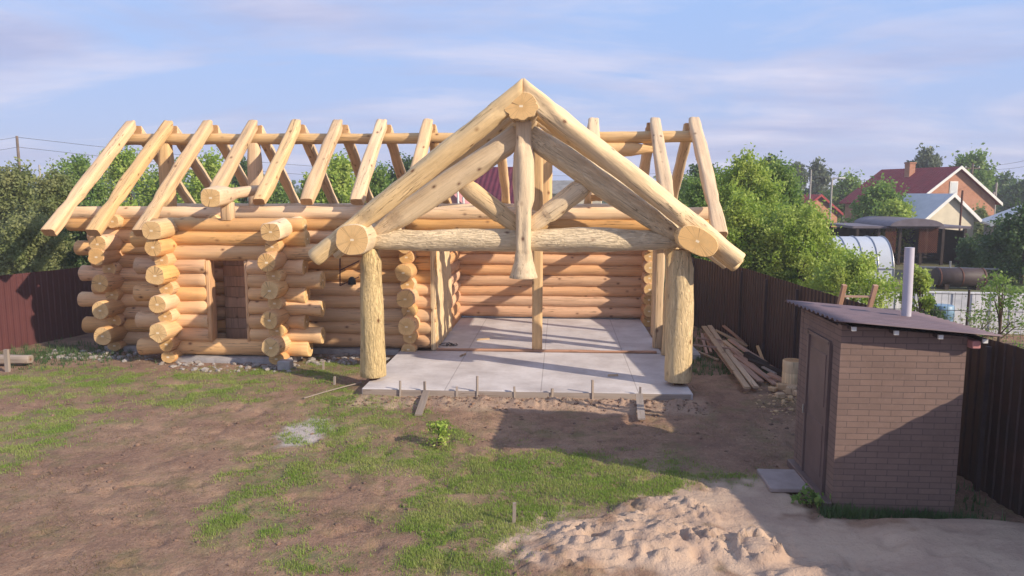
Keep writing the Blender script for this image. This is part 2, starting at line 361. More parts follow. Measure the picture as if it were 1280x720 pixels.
def gheight(x,y):
    if not(-22<x<9 and 4<y<24): return mn.noise(Vector((x*.05,y*.05,0)))*.12*smooth(24,60,abs(y)+abs(x)*.4)-.01
    z=mn.noise(Vector((x*.5,y*.5,0)))*.03+mn.noise(Vector((x*1.9,y*1.9,5)))*.018-max(0,mn.noise(Vector((x*3.6,y*3.2,15)))-.22)*.11+mn.noise(Vector((x*6,y*6,9)))*.008
    if y>15.5 : z*=1-smooth(15.5,17,y)*.7
    # dug soil bank along the slab front
    if 13.1<y<14.5 and -4.6<x<3.2:
        b=smooth(13.2,13.9,y)*(1-smooth(13.85,14.1,y))*smooth(-4.6,-3.8,x)*(1-smooth(2.5,3.2,x))
        z+=b*(.03+.13*abs(mn.noise(Vector((x*3,y*3,2))))+.10*abs(mn.noise(Vector((x*8,y*8,2)))))
    # trampled sand heaps
    s=0.
    for cx,cy,rx,ry,h in((.95,8.25,1.15,.62,.11),(1.35,9.0,.75,.4,.09),(2.25,8.05,.30,.36,.22),(.15,7.7,.6,.45,.06),(3.0,7.4,.9,.4,.06)):
        d=math.hypot((x-cx)/rx,(y-cy)/ry)
        if d<1.5: s=max(s,h*(1-smooth(.35,1.25,d+mn.noise(Vector((x*3,y*3,8)))*.25)))
    if s>0:
        rdg=abs(mn.noise(Vector((x*4.2+mn.noise(Vector((x*2,y*2,4)))*.8,y*5.2,3))))
        r2=abs(mn.noise(Vector((x*10,y*11,6))))
        f1=mn.noise(Vector((x*1.2,y*1.2,40)))
        wx=x*3.4+y*1.6+f1*2.; wy=y*6.5-x*1.2
        rg=(1-abs(mn.noise(Vector((wx,wy,3))))*2.2)
        z+=s*(.5+1.05*rg*(1 if s<.12 else .12))+min(1,s*12)*(.04 if s<.12 else .012)*(1-abs(mn.noise(Vector((wx*2.4,wy*2.1,6))))*2.6)+min(1,s*12)*.012*mn.noise(Vector((x*26,y*26,2)))
    # levelled sand bank in the right foreground
    edge=8.95+.06*mn.noise(Vector((x*1.3,0,4)))+.02*mn.noise(Vector((x*6,0,4)))
    z+=.10*smooth(3.4,4.2,x)*(1-smooth(edge-.10,edge+.02,y))
    z-=.05*smooth(3.4,4.2,x)*smooth(edge,edge+.15,y)*(1-smooth(9.8,10.2,y))
    if 2.2<x<5.5 and y<9: z+=.02*abs(mn.noise(Vector((x*2.5,y*9,3))))
    # bank of the pipeline left corner
    return z
def axis(pts):
    out=[]
    for (a,b,st) in pts:
        n=max(1,int(round((b-a)/st))); out+=[a+(b-a)*i/n for i in range(n)]
    out.append(pts[-1][1]); return out
XS=axis([(-1600,-400,300),(-400,-60,40),(-60,-22,4),(-22,-14,.6),(-14,-6.5,.14),(-6.5,-.5,.06),(-.5,3.3,.032),(3.3,4.6,.06),(4.6,7.,.12),(7,12,.6),(12,60,4),(60,400,40),(400,1600,300)])
YS=axis([(-40,0,10),(0,6,1.),(6,6.9,.3),(6.9,9.6,.032),(9.6,10.2,.06),(10.2,13.1,.08),(13.1,14.3,.05),(14.3,14.6,.1),(14.6,18,.16),(18,24,.5),(24,80,4),(80,400,40),(400,2200,300)])
nx,ny=len(XS),len(YS)
gv=[];gm=[]
for y in YS:
    for x in XS:
        gv.append((x,y,gheight(x,y)))
        near=-18<x<8 and 6<y<20
        gm.append((emask(GR,x,y,.6)*.85 if near else 0., max(emask(SAND,x,y,.25)*(1-smooth(8.9,9.05,y)*smooth(3.3,3.9,x)),.55*bank(x,y)) if near else 0., emask(PALE,x,y,.3) if near else 0.))
gf=[(j*nx+i,j*nx+i+1,(j+1)*nx+i+1,(j+1)*nx+i) for j in range(ny-1) for i in range(nx-1)]
me=bpy.data.meshes.new('ground'); me.from_pydata(gv,[],gf); me.polygons.foreach_set('use_smooth',[True]*len(gf))
at=me.attributes.new('cover','FLOAT_COLOR','POINT'); at.data.foreach_set('color',np.array([(a,b,c,1) for a,b,c in gm],dtype=np.float32).ravel())
m,nt,b=newmat('yard soil',.95,.1)
tc=nt.nodes.new('ShaderNodeTexCoord'); P=tc.outputs['Object']
ca=nt.nodes.new('ShaderNodeAttribute'); ca.attribute_name='cover'; sp=nt.nodes.new('ShaderNodeSeparateColor'); L(nt,ca.outputs['Color'],sp.inputs[0])
dirt=mix(nt,ramp(nt,noise(nt,P,.55,5,.6),[(.38,g3(0)),(.62,g3(1))]),(.245,.145,.10),(.345,.22,.145))
dirt=mix(nt,ramp(nt,noise(nt,P,2.7,6,.65),[(.45,g3(0)),(.72,g3(.8))]),dirt,(.15,.09,.066))
dirt=mix(nt,ramp(nt,noise(nt,P,16,5,.7),[(.52,g3(0)),(.75,g3(.6))]),dirt,(.40,.29,.20))
dirt=mix(nt,ramp(nt,noise(nt,P,38,4,.75),[(.55,g3(0)),(.68,g3(.75))]),dirt,(.075,.046,.036))
wd=noise(nt,P,1.3,6,.7)
dirt=mix(nt,ramp(nt,wd,[(.50,g3(0)),(.66,g3(.5))]),dirt,(.13,.135,.05))
sand=mix(nt,ramp(nt,noise(nt,P,1.4,4),[(.4,g3(0)),(.6,g3(1))]),(.51,.37,.27),(.42,.295,.22))
sand=mix(nt,ramp(nt,noise(nt,P,9,6,.7),[(.55,g3(0)),(.8,g3(.5))]),sand,(.25,.18,.14))
sand=mix(nt,ramp(nt,noise(nt,P,70,2,.6),[(.64,g3(0)),(.72,g3(.6))]),sand,(.16,.11,.09))
gras=mix(nt,noise(nt,P,12,3),(.15,.20,.055),(.17,.17,.08))
gfac=math_(nt,'MULTIPLY',sp.outputs[0],ramp(nt,noise(nt,P,7,5,.75),[(.42,g3(.05)),(.58,g3(.85))]))
base=mix(nt,gfac,dirt,gras)
base=mix(nt,sp.outputs[1],base,sand)
base=mix(nt,sp.outputs[2],base,(.44,.38,.34))
geo=nt.nodes.new('ShaderNodeSeparateXYZ'); L(nt,P,geo.inputs[0])
far=ramp(nt,math_(nt,'MULTIPLY',geo.outputs[1],.01),[(.24,g3(0)),(.30,g3(1))])
farc=mix(nt,ramp(nt,noise(nt,P,.12,4),[(.42,g3(0)),(.6,g3(1))]),(.10,.13,.045),(.17,.14,.085))
base=mix(nt,far,base,farc)
L(nt,base,b.inputs['Base Color'])
h=math_(nt,'ADD',math_(nt,'MULTIPLY',noise(nt,P,9,6,.7),1.),math_(nt,'MULTIPLY',noise(nt,P,38,4,.65),.35))
bump(nt,b,h,.75,.05)
tag(link('ground',me,None,m),kind='structure',label='brown trampled yard soil with grass patches and sand')

# ------------------------------------------------------------ grass, weeds, clods (stuff)
def blades(name, pts, hh, ww, mat, label, cat, lean=.5, nb=4):
    C=np.repeat(np.array(pts,dtype=np.float64),nb,axis=0); n=len(C)
    C[:,:2]+=rng.normal(0,.022,(n,2)); az=rng.uniform(0,2*math.pi,n); h=hh*rng.uniform(.45,1.25,n); wd=ww*rng.uniform(.6,1.3,n)
    dx,dy=np.cos(az),np.sin(az); ln=lean*rng.uniform(.2,1.3,n)*h
    b0=C+np.stack([-dy*wd,dx*wd,np.zeros(n)-.01],1); b1=C+np.stack([dy*wd,-dx*wd,np.zeros(n)-.01],1)
    tp=C+np.stack([dx*ln,dy*ln,h],1)
    V=np.stack([b0,b1,tp],1).reshape(-1,3)
    me=bpy.data.meshes.new(name); me.vertices.add(n*3); me.vertices.foreach_set('co',V.ravel())
    me.loops.add(n*3); me.loops.foreach_set('vertex_index',np.arange(n*3)); me.polygons.add(n)
    me.polygons.foreach_set('loop_start',np.arange(0,n*3,3)); me.update(calc_edges=True)
    return tag(link(name,me,None,M[mat]),label,cat,kind='stuff')
def onslab(x,y): return (-4.05<x<2.7 and 14.1<y<23) or (3.3<x<5.1 and 9.2<y<10.9) or (-12.0<x<-3 and y>17.8) or (-9.4<x<-6 and y>16.5) or (2.8<x<3.55 and 9.7<y<10.55) or x>5.9
pts=[]
while len(pts)<36000:
    x=random.uniform(-15,5.6); y=6.8+random.random()**1.3*11.5
    if onslab(x,y): continue
    g=emask(GR,x,y,.6); cl=(1.1 if emask(GR[:3],x,y,.5)>.3 else .36)+1.9*mn.noise(Vector((x*2.3,y*2.3,11)))
    if random.random()<g*max(.05,cl)*(1-emask(SAND,x,y,.25)): pts.append((x,y,gheight(x,y)))
blades('grass',pts,.038,.0055,'grass','short green grass growing in ragged patches over the trampled soil','grass')
pts=[]
while len(pts)<17000:
    x=random.uniform(-15,5.6); y=6.8+random.random()**1.2*11.5
    if onslab(x,y) or emask(SAND,x,y,.25)>.3: continue
    if random.random()<max(0,.25+1.2*mn.noise(Vector((x*1.1,y*1.1,21)))): pts.append((x,y,gheight(x,y)))
blades('dry_grass',pts,.035,.005,'dry','sparse dry straw coloured stalks scattered over the bare soil','dry grass',1.4,2)
pts=[]
for _ in range(520):
    x=random.uniform(3.3,5.6); y=random.uniform(9.0,9.25) if x<5.05 else random.uniform(8.95,13)
    pts.append((x,y,gheight(x,y)-.0))
for _ in range(700):
    x=random.gauss(-12.3,1.1); y=random.gauss(17.3,.7); pts.append((x,y,gheight(x,y)))
for _ in range(900):
    q=G(random.uniform(865,985),random.uniform(395,470)); pts.append((min(q.x,4.6),q.y,0))
blades('weeds',pts,.13,.010,'dark','rank dark weeds crowding the foot of the walls and fences','weeds',.6,4)
def clods(name,P,mat,label,cat,r0,r1):
    mb=MB()
    ico=[(0,0,1),(.89,0,.45),(.28,.85,.45),(-.72,.53,.45),(-.72,-.53,.45),(.28,-.85,.45),(.72,.53,-.45),(-.28,.85,-.45),(-.89,0,-.45),(-.28,-.85,-.45),(.72,-.53,-.45),(0,0,-1)]
    fc=[(0,1,2),(0,2,3),(0,3,4),(0,4,5),(0,5,1),(1,6,2),(2,7,3),(3,8,4),(4,9,5),(5,10,1),(2,6,7),(3,7,8),(4,8,9),(5,9,10),(1,10,6),(6,11,7),(7,11,8),(8,11,9),(9,11,10),(10,11,6)]
    for (x,y,z) in P:
        r=r0+(r1-r0)*random.random()**2.5; s=[random.uniform(.6,1.3)*r for _ in range(3)]; a=random.random()*6.28; c,sn=math.cos(a),math.sin(a)
        vs=[]
        for q in ico:
            k=random.uniform(.75,1.15); X=q[0]*s[0]*k;Y=q[1]*s[1]*k
            vs.append((x+X*c-Y*sn,y+X*sn+Y*c,z+q[2]*s[2]*.6*k+r*.12))
        mb.add(vs,fc)
    return tag(mb.build(name,M[mat]),label,cat,kind='stuff')
P=[]
while len(P)<1500:
    x=random.uniform(-13,5.5); y=6.8+random.random()*7.4
    if onslab(x,y): continue
    if random.random()<max(.08,.3+mn.noise(Vector((x*1.7,y*1.7,31)))*1.3): P.append((x,y,gheight(x,y)))
P=[p for p in P if emask(SAND,p[0],p[1],.25)<.2]
for _ in range(700):
    x=random.uniform(-4.3,3.0); y=random.uniform(13.35,14.15); P.append((x,y,gheight(x,y)))
clods('soil_clods',P,'clay','small dry clods of soil strewn across the yard','clods',.008,.045)
P=[]
for _ in range(420):
    x=random.choice([random.gauss(-7.9,1.1),random.gauss(-11.5,.8),random.gauss(-5.3,.7)]); y=random.uniform(15.9,16.7) if -9.3<x<-6 else random.uniform(16.7,17.7)
    P.append((x,y,gheight(x,y)))
clods('rubble',P,'rubble','broken grey and white rubble heaped along the log wall foundation','rubble',.02,.12)
P=[]
for _ in range(260):
    q=G(random.gauss(985,18),random.gauss(497,12)); P.append((q.x,q.y,gheight(q.x,q.y)))
clods('wood_scraps',P,'planky','splintered wood chips littering the soil beside the board pile','wood chips',.01,.06)

# ------------------------------------------------------------ log builder
def logmesh(length, prof, seed=0, n=18, step=.22, rough=.014, bow=.0, chamfer=.018, lobes=0, cuts=(0,0)):
    """solid timber along local Z. prof: [(t, rx, ry, squareness)], t in metres or fraction<=1.
       cuts: plumb-cut slopes of the two ends (dz per unit local y)"""
    rs=random.Random(seed); ph=rs.random()*50
    pr=[(t*length,rx,ry,sq) for t,rx,ry,sq in prof]
    zs=sorted(set([0.,chamfer,length-chamfer,length]+[p[0] for p in pr if chamfer<p[0]<length-chamfer]+[length*i/max(2,int(length/step)) for i in range(1,max(2,int(length/step)))]))
    zs=[z for i,z in enumerate(zs) if i==0 or z-zs[i-1]>.006]
    vs=[];fs=[];mi=[];sm=[]
    def at(z):
        for a,b in zip(pr,pr[1:]):
            if z<=b[0]:
                t=0 if b[0]==a[0] else (z-a[0])/(b[0]-a[0]); t=max(0,t); t=t*t*(3-2*t)
                return [a[k]+(b[k]-a[k])*t for k in(1,2,3)]
        return list(pr[-1][1:])
    for z in zs:
        rx,ry,sq=at(z); ed=1. if chamfer<=z<=length-chamfer else 1-chamfer/max(rx,.05)*.8
        bx=bow*math.sin(math.pi*z/length)*math.cos(ph); by=bow*math.sin(math.pi*z/length)*math.sin(ph)
        de=min(z,length-z)
        for k in range(n):
            a=2*math.pi*(k+.5)/n; c,s=math.cos(a),math.sin(a)
            if sq>0:
                e=2+sq*6; q=(abs(c)**e+abs(s)**e)**(-1/e)
            else: q=1.
            q*=1+mn.noise(Vector((c*1.3+ph,s*1.3,z*1.3)))*rough/rx*1.6+mn.noise(Vector((c*3+ph,s*3,z*4.)))*rough/rx*.6
            if lobes and de<.45 and s<.25: q*=1-.13*(1-smooth(.12,.45,de))*abs(math.sin(lobes*a*.5+ph))**3
            x=c*rx*q*ed+bx; y=s*ry*q*ed+by; zz=z
            w0=max(0,1-z/.6) if length>1.2 else max(0,1-2*z/length); w1=max(0,1-(length-z)/.6) if length>1.2 else max(0,1-2*(length-z)/length)
            zz+=cuts[0]*y*w0+cuts[1]*y*w1
            vs.append((x,y,zz))
    for i in range(len(zs)-1):
        for k in range(n):
            j=(k+1)%n; fs.append((i*n+k,i*n+j,(i+1)*n+j,(i+1)*n+k)); mi.append(0); sm.append(True)
    b=len(vs); vs+=vs[:n]; fs.append(tuple(range(b+n-1,b-1,-1))); mi.append(1); sm.append(False)
    b2=len(vs); vs+=vs[(len(zs)-1)*n:len(zs)*n]; fs.append(tuple(range(b2,b2+n))); mi.append(1); sm.append(False)
    me=bpy.data.meshes.new('timber'); me.from_pydata(vs,[],fs); me.polygons.foreach_set('material_index',mi); me.polygons.foreach_set('use_smooth',sm); me.update(); return me
def orient(p0,p1,yup=Vector((0,0,1))):
    p0,p1=Vector(p0),Vector(p1); z=(p1-p0).normalized(); y=(yup-z*yup.dot(z))
    if y.length<1e-3: y=Vector((0,1,0))-z*z.y
    y.normalize(); x=y.cross(z); m_=Matrix((x,y,z)).transposed().to_4x4(); m_.translation=p0; return m_
SEED=[100]
def log(name,p0,p1,r,parent,mat='log',end='loge',prof=None,yup=Vector((0,0,1)),**k):
    SEED[0]+=1; p0,p1=Vector(p0),Vector(p1); ln=(p1-p0).length
    if prof is None: prof=[(0,r,r,0),(1,r,r,0)]
    me=logmesh(ln,prof,SEED[0],**k); me.name=name
    return link(name,me,parent,[M[mat],M[end]],orient(p0,p1,yup))

HOUSE=empty('log_house',(-4.3,18.05,0))
tag(HOUSE,'unfinished golden log house with bare rafters, gabled porch and entry bay beside concrete slab','house')
FY=18.05; BY=22.85; PX=.325
def xk(k): return .32+PX*k
def yk(k): return .16+PX*k
def jit(a=.012): return random.uniform(-a,a)
RL=.186
def xwall(Y,x0,x1,ks,lo=None,lt0=None,lt1=None,parity=0,r=RL,mat='log'):
    for k in ks:
        a,b=x0,x1
        if lt0: a=x0-(lt0[0] if k%2==parity else lt0[1])+jit(.05)
        if lt1: b=x1+(lt1[0] if k%2==(parity if len(lt1)<3 else lt1[2]) else lt1[1])+jit(.05)
        rr=r*random.uniform(.96,1.05); r2=r*random.uniform(.96,1.05)
        log('wall_log',(a,Y+jit(.018),xk(k)+jit(.012)),(b,Y+jit(.018),xk(k)+jit(.012)),r,HOUSE,prof=[(0,rr*1.1 if lt0 else rr,rr*1.1 if lt0 else rr,0),(.12,rr,rr,0),(.85,r2,r2,0),(1,r2*1.12 if lt1 else r2,r2*1.12 if lt1 else r2,0)],bow=.012,mat=mat)
def ywall(X,y0,y1,ks,longs,over=(.78,.38),r=RL,half0=True,lob=True,mat='log'):
    for k in ks:
        o_=over[0] if k in longs else over[1]; o_+=jit(.05)
        rr=r*random.uniform(1.14,1.28) if k in longs else r*1.0
        z=yk(k)
        if k==0: z=.16
        pr=[(0,rr,rr*(.8 if k==0 else 1.),0),(.3/(y1-y0+o_) if y1-y0>1 else .4,rr*1.0,rr*(.8 if k==0 else 1),0),(1,r,r*(.8 if k==0 else 1),0)]
        log('cross_wall_log',(X+jit(.03),y0-o_,z+jit(.012)),(X+jit(.02),y1,z+jit(.01)),r,HOUSE,prof=pr,lobes=(random.choice([3,4,5]) if lob and k in longs and random.random()<.6 else 0),bow=.01,mat=mat)
# entry bay front wall
BYF=16.95; BXL=-9.13; BXR=-6.52
xwall(BYF,BXL,-8.27,range(1,7),lt0=(.86,.45),parity=0)
xwall(BYF,-7.27,BXR,range(1,7),lt1=(.62,.98),parity=0)
xwall(BYF,BXL,BXR,[0,7,8],lt0=(.86,.45),lt1=(.62,.98),parity=0)
ywall(BXL,BYF,FY+.1,range(0,9),(2,4,6,8),over=(.80,.42))
ywall(BXR,BYF,FY+.1,range(0,9),(1,3,5,7),over=(.82,.45))
# long front wall: left run, between bay and porch, right stub
xwall(FY,-11.15,-7.72,range(0,9),lt0=(.98,.6),parity=1)
xwall(FY,BXR,-3.03,range(0,9))
ywall(-11.15,FY,BY+.4,range(0,9),(1,3,5,7,8),over=(.80,.35))
ywall(-3.66,FY,19.1,range(0,9),(2,4,6,8),over=(.74,.38))
xwall(BY,-11.15,2.85,range(0,9),lt0=(.6,.35),mat='logp')
for k in range(0,9):   # inner partition logs, seen end-on behind the jamb panels
    log('cross_wall_log',(-3.24,20.75,yk(k)),(-3.24,BY,yk(k)),RL,HOUSE,mat='logp')
    log('cross_wall_log',(2.66,22.15-(.12 if k%2 else 0),yk(k)),(2.66,BY,yk(k)),RL,HOUSE,mat='logp')
# wall plates
log('wall_plate',(-12.35,FY,3.2),(3.55,FY,3.2),.18,HOUSE,bow=.02)
log('wall_plate',(-12.45,FY-.02,3.47),(3.75,FY,3.47),.17,HOUSE,mat='fresh',end='freshe',bow=.02)
log('wall_plate',(-12.2,BY,3.2),(3.6,BY,3.2),.18,HOUSE,mat='fresh',end='freshe',bow=.02)
log('wall_plate',(-12.3,BY,3.47),(3.6,BY,3.47),.17,HOUSE,mat='fresh',end='freshe',bow=.02)
# bay plates and ridge stub
log('bay_plate',(-9.13,16.12,3.14),(-9.13,18.5,3.26),.2,HOUSE,mat='fresh',prof=[(0,.23,.21,.15),(.25,.25,.23,0),(.5,.19,.19,0),(1,.19,.19,0)])
log('bay_plate',(-6.40,16.12,3.12),(-6.40,19.0,3.30),.2,HOUSE,mat='fresh',prof=[(0,.23,.21,.15),(.25,.25,.23,0),(.5,.19,.19,0),(1,.19,.19,0)])
log('bay_lintel_log',(-9.55,BYF,3.23),(-5.9,BYF,3.23),.16,HOUSE)
log('bay_ridge',(-7.74,16.15,3.87),(-7.9,19.1,4.06),.2,HOUSE,mat='fresh',prof=[(0,.23,.21,.2),(.18,.27,.24,0),(.45,.16,.13,.2),(1,.15,.12,.2)],n=16)
def beam(name,c,d,mat='fresh',bev=.012,parent=HOUSE,rough=0.):
    z=d[2]; me=logmesh(z,[(0,d[0]/2,d[1]/2,1.),(1,d[0]/2,d[1]/2,1.)],SEED[0],n=20,step=.3,rough=.004+rough,chamfer=bev); SEED[0]+=1; me.name=name
    return link(name,me,parent,[M[mat],M['freshe']],Matrix.Translation((c[0],c[1],c[2]-z/2)))
beam('bay_post',(-7.73,BYF,3.56),(.26,.26,.42))
# door lining in the bay and inner doorway
beam('door_jamb',(-8.23,BYF,1.45),(.10,.30,1.93),'log'); beam('door_jamb',(-7.31,BYF,1.45),(.08,.26,1.93),'log')
beam('inner_door_jamb',(-7.69,FY,1.5),(.12,.40,2.4),'log'); beam('inner_door_jamb',(-6.86,FY,1.5),(.10,.38,2.4),'log')
for k in range(8): beam('inner_board',(-8.02,FY-.25,.50+.262*k),(.56,.05,.25),'brown',bev=.02)
# porch opening: rough panels, centre post, threshold
def hewnpanel(name,x,y0,y1,z0,z1,th,side):
    mb=MB(); ny_,nz_=int((y1-y0)/.07),int((z1-z0)/.07)
    def P_(i,j):
        y=y0+(y1-y0)*i/ny_; z=z0+(z1-z0)*j/nz_
        d=abs(mn.noise(Vector((y*2.6,z*1.6,x))))*.07+mn.noise(Vector((y*6,z*4,x+5)))*.02
        return (side*(-d),y,z)
    vs=[P_(i,j) for j in range(nz_+1) for i in range(ny_+1)]
    fs=[(j*(ny_+1)+i,j*(ny_+1)+i+1,(j+1)*(ny_+1)+i+1,(j+1)*(ny_+1)+i) for j in range(nz_) for i in range(ny_)]
    if side<0: fs=[f[::-1] for f in fs]
    mb.add(vs,fs,0,True)
    mb.box((-side*(th/2+.10),(y0+y1)/2,(z0+z1)/2),(th,y1-y0,z1-z0))
    bnd=[i for i in range(ny_+1)]
    e0=[vs[j*(ny_+1)] for j in range(nz_+1)]
    back=[(-side*(th+.07),p[1],p[2]) for p in e0]
    n_=len(e0); mb.add(e0+back,[(j,j+1,n_+j+1,n_+j) for j in range(n_-1)])
    return mb.build(name,[M['truss'],M['freshe']],HOUSE,Matrix.Translation((x,0,0)))
hewnpanel('hewn_panel',-3.02,17.84,20.6,.13,3.02,.02,1)
beam('flat_post',(2.46,18.55,1.6),(.24,.20,2.95),'fresh',rough=.006)
beam('flat_post',(2.60,20.2,1.6),(.20,.20,2.95),'fresh',rough=.006)
log('side_plate',(2.55,17.9,3.2),(2.58,23.1,3.2),.17,HOUSE,mat='fresh')
log('rough_post',(2.62,17.72,.13),(2.62,17.74,3.02),.13,HOUSE,mat='truss',prof=[(0,.17,.12,.6),(.3,.15,.1,.3),(.55,.13,.10,.2),(.8,.12,.09,.2),(.86,.16,.12,.6),(1,.16,.12,.6)],rough=.03)
beam('hewn_post',(2.92,17.70,1.6),(.20,.16,2.9),'truss',rough=.015)
POST=beam('centre_post',(-.54,18.0,2.8),(.25,.25,5.35),'fresh')
log('threshold_beam',(-3.02,17.88,.145),(2.36,17.88,.145),.05,HOUSE,prof=[(0,.05,.028,1),(1,.05,.028,1)],mat='plank',n=12)
# ---- main roof
RY=20.4; RZ=5.46
log('ridge_log',(-12.3,RY,RZ),(3.62,RY,RZ),.15,HOUSE,mat='fresh',end='freshe',prof=[(0,.16,.155,0),(.5,.14,.14,0),(.93,.155,.15,0),(1,.15,.15,0)],bow=.03)
log('under_ridge_log',(-.8,RY-.02,RZ-.33),(2.55,RY,RZ-.33),.18,HOUSE,mat='fresh',prof=[(0,.19,.18,0),(.8,.19,.18,0),(.93,.12,.10,.3),(1,.08,.07,.6)])
SL=.752
rp=[(0,.145,.12,.95),(.10,.145,.12,.9),(.3,.15,.13,.75),(.6,.15,.13,.75),(.70,.145,.12,.7),(.76,.125,.095,.7),(.84,.155,.12,.8),(.93,.165,.125,.9),(1,.165,.12,.95)]
front=[(-11.92,0),(-10.88,0),(-9.71,0),(-8.47,2),(-7.25,1),(-6.05,1),(-4.86,1),(-3.57,1),(.88,2),(2.49,2),(3.5,0)]
for x,kd in front:
    x+=jit(.03)
    ytail={0:16.68,1:17.62,2:17.75}[kd]
    top=Vector((x,RY-.03,5.83)); tl=Vector((x,ytail,5.83-(RY-.03-ytail)*SL))
    pr=rp if kd==0 else [(0,.14,.12,.95),(.12,.145,.12,.85),(.4,.15,.125,.7),(.85,.16,.13,.75),(1,.155,.11,.9)]
    log('rafter',top,tl,.15,HOUSE,mat='fresh',end='freshe',prof=pr,cuts=(-SL,.1),rough=.014,bow=.02,n=24)
for x in [-11.8,-10.76,-9.6,-8.36,-7.15,-5.95,-4.75,-3.5,-1.72,.86,2.42,3.42]:
    x+=jit(.04); top=Vector((x,RY+.05,5.72)); yt=23.6; tl=Vector((x,yt,5.72-(yt-RY-.05)*SL))
    log('rafter',top,tl,.13,HOUSE,mat='fresh',end='freshe',prof=[(0,.13,.1,.7),(.15,.14,.12,.3),(.6,.14,.12,.2),(.75,.12,.11,.3),(1,.14,.12,.5)],cuts=(-SL,.2),rough=.02,bow=.02)
for x,r in((-11.0,.19),(-8.46,.19),(-.40,.18)):
    log('ridge_post',(x,RY+.0,3.35),(x,RY,5.34),r,HOUSE,mat='fresh',prof=[(0,r,r*.8,.4),(.7,r,r*.85,.4),(1,r*.8,r*.7,.8)],yup=Vector((0,1,0)))
for x in (-11.0,-8.46,-.40):
    log('tie_log',(x,17.7,3.28),(x,23.2,3.28),.17,HOUSE,mat='fresh')
# ---- porch gable
CX=-.72; TY=14.95; PZ=3.08
for s,x in((-1,-4.02),(1,2.58)):
    pr=[(0,.33,.30,.1),(.12,.34,.31,0),(.4,.29,.27,0),(1,.26,.25,0)] if s<0 else [(0,.40,.24,.1),(.12,.38,.25,0),(.4,.29,.27,0),(1,.26,.25,0)]
    yu=Vector((0,0,1)) if s<0 else Vector((.5,0,1)).normalized()
    log('porch_plate',(x,14.18,PZ),(x,FY+.5,PZ),.3,HOUSE,mat='truss',end='loge',prof=pr,yup=yu,n=26)
log('porch_ridge',(CX-.03,14.28,5.60),(CX,RY-.1,5.50),.28,HOUSE,mat='truss',end='loge',prof=[(0,.33,.27,0),(.07,.32,.27,0),(.3,.23,.22,0),(1,.2,.2,0)],lobes=9,n=44)
log('tie_beam',(-3.86,TY,3.02),(2.45,TY+.02,3.06),.23,HOUSE,mat='hewn',end='loge',prof=[(0,.16,.16,.4),(.06,.22,.2,.1),(.3,.235,.225,0),(.46,.22,.23,0),(.54,.22,.23,0),(.72,.265,.25,0),(.93,.19,.18,.1),(1,.1,.12,.3)],n=24,step=.12,rough=.02)
def pole_(name,x,z0,z1,prof,mat):
    return log(name,(x,TY,z0),(x,TY,z1),.2,HOUSE,mat=mat,end='loge',prof=prof,yup=Vector((0,1,0)),n=28,step=.12,rough=.014,chamfer=.01)
pole_('porch_post',-3.86,.20,2.86,[(0,.262,.262,0),(.35,.247,.247,0),(.88,.215,.215,0),(.94,.15,.19,.5),(1,.135,.17,.7)],'hewn')
pole_('porch_post',2.42,.20,2.86,[(0,.272,.272,0),(.35,.262,.262,0),(.86,.245,.245,0),(.93,.18,.21,.4),(1,.155,.19,.7)],'hewn')
for x in(-3.86,2.42):
    MB().tube([(x,TY,.1),(x,TY,.24)],.022,8).build('steel_pin',M['rust'],HOUSE)
    MB().box((x,TY,.129),(.16,.16,.012)).build('pin_plate',M['rust'],HOUSE)
log('king_post',(CX,TY-.20,2.30),(CX,TY-.20,5.36),.2,HOUSE,mat='truss',end='loge',yup=Vector((0,1,0)),n=28,step=.08,rough=.012,chamfer=.008,
    prof=[(0,.285,.285,0),(.05,.235,.24,0),(.12,.185,.19,0),(.16,.17,.18,.2),(.19,.145,.2,.6),(.44,.15,.2,.5),(.50,.2,.2,.1),(.60,.215,.215,0),(.78,.205,.205,0),(.84,.16,.19,.4),(.86,.145,.17,.7),(1,.14,.17,.7)])
for s in(-1,1):
    top=Vector((CX+s*.10,TY-.05,5.12)); bot=Vector((CX+s*3.02,TY-.05,3.16))
    log('truss_chord',top,bot,.2,HOUSE,mat='hewn' if s>0 else 'truss',end='loge',yup=Vector((0,1,0)),n=26,step=.12,rough=.02,
        prof=[(0,.20,.13,.5),(.06,.22,.15,.4),(.13,.24,.21,0),(.5,.245,.215,0),(.8,.235,.21,0),(.9,.17,.14,.3),(1,.13,.1,.5)])
    a=Vector((CX+s*.12,TY+.02,3.30)); c_=Vector((CX+s*1.22,TY+.03,4.14))
    log('strut',a,c_,.165,HOUSE,mat='truss',end='loge',yup=Vector((0,1,0)),n=22,rough=.015,prof=[(0,.16,.12,.5),(.28,.165,.13,.4),(.34,.195,.18,0),(.85,.2,.18,0),(1,.16,.12,.3)])
for i,(y,dz) in enumerate(((14.45,0),(15.75,0),(17.0,-.02))):
    for s in(-1,1):
        top=Vector((CX+s*.004,y,5.89+dz)); xr=4.15+(.2+.08*i if i and s>0 else 0); xe=CX+s*xr; bot=Vector((xe,y+.02*s,5.88+dz-(xr-.02)*.772))
        o=log('porch_rafter',top,bot,.21,HOUSE,mat='truss',end='loge',n=26,step=.12,rough=.022,cuts=(-.77,.05),bow=.02,
            prof=[(0,.17,.19,.8),(.11,.18,.19,.7),(.14,.205,.20,0),(.45,.215,.205,0),(.70,.205,.20,0),(.76,.15,.175,.3),(.86,.155,.17,.3),(.885,.19,.175,0),(1,.175,.17,.1)])
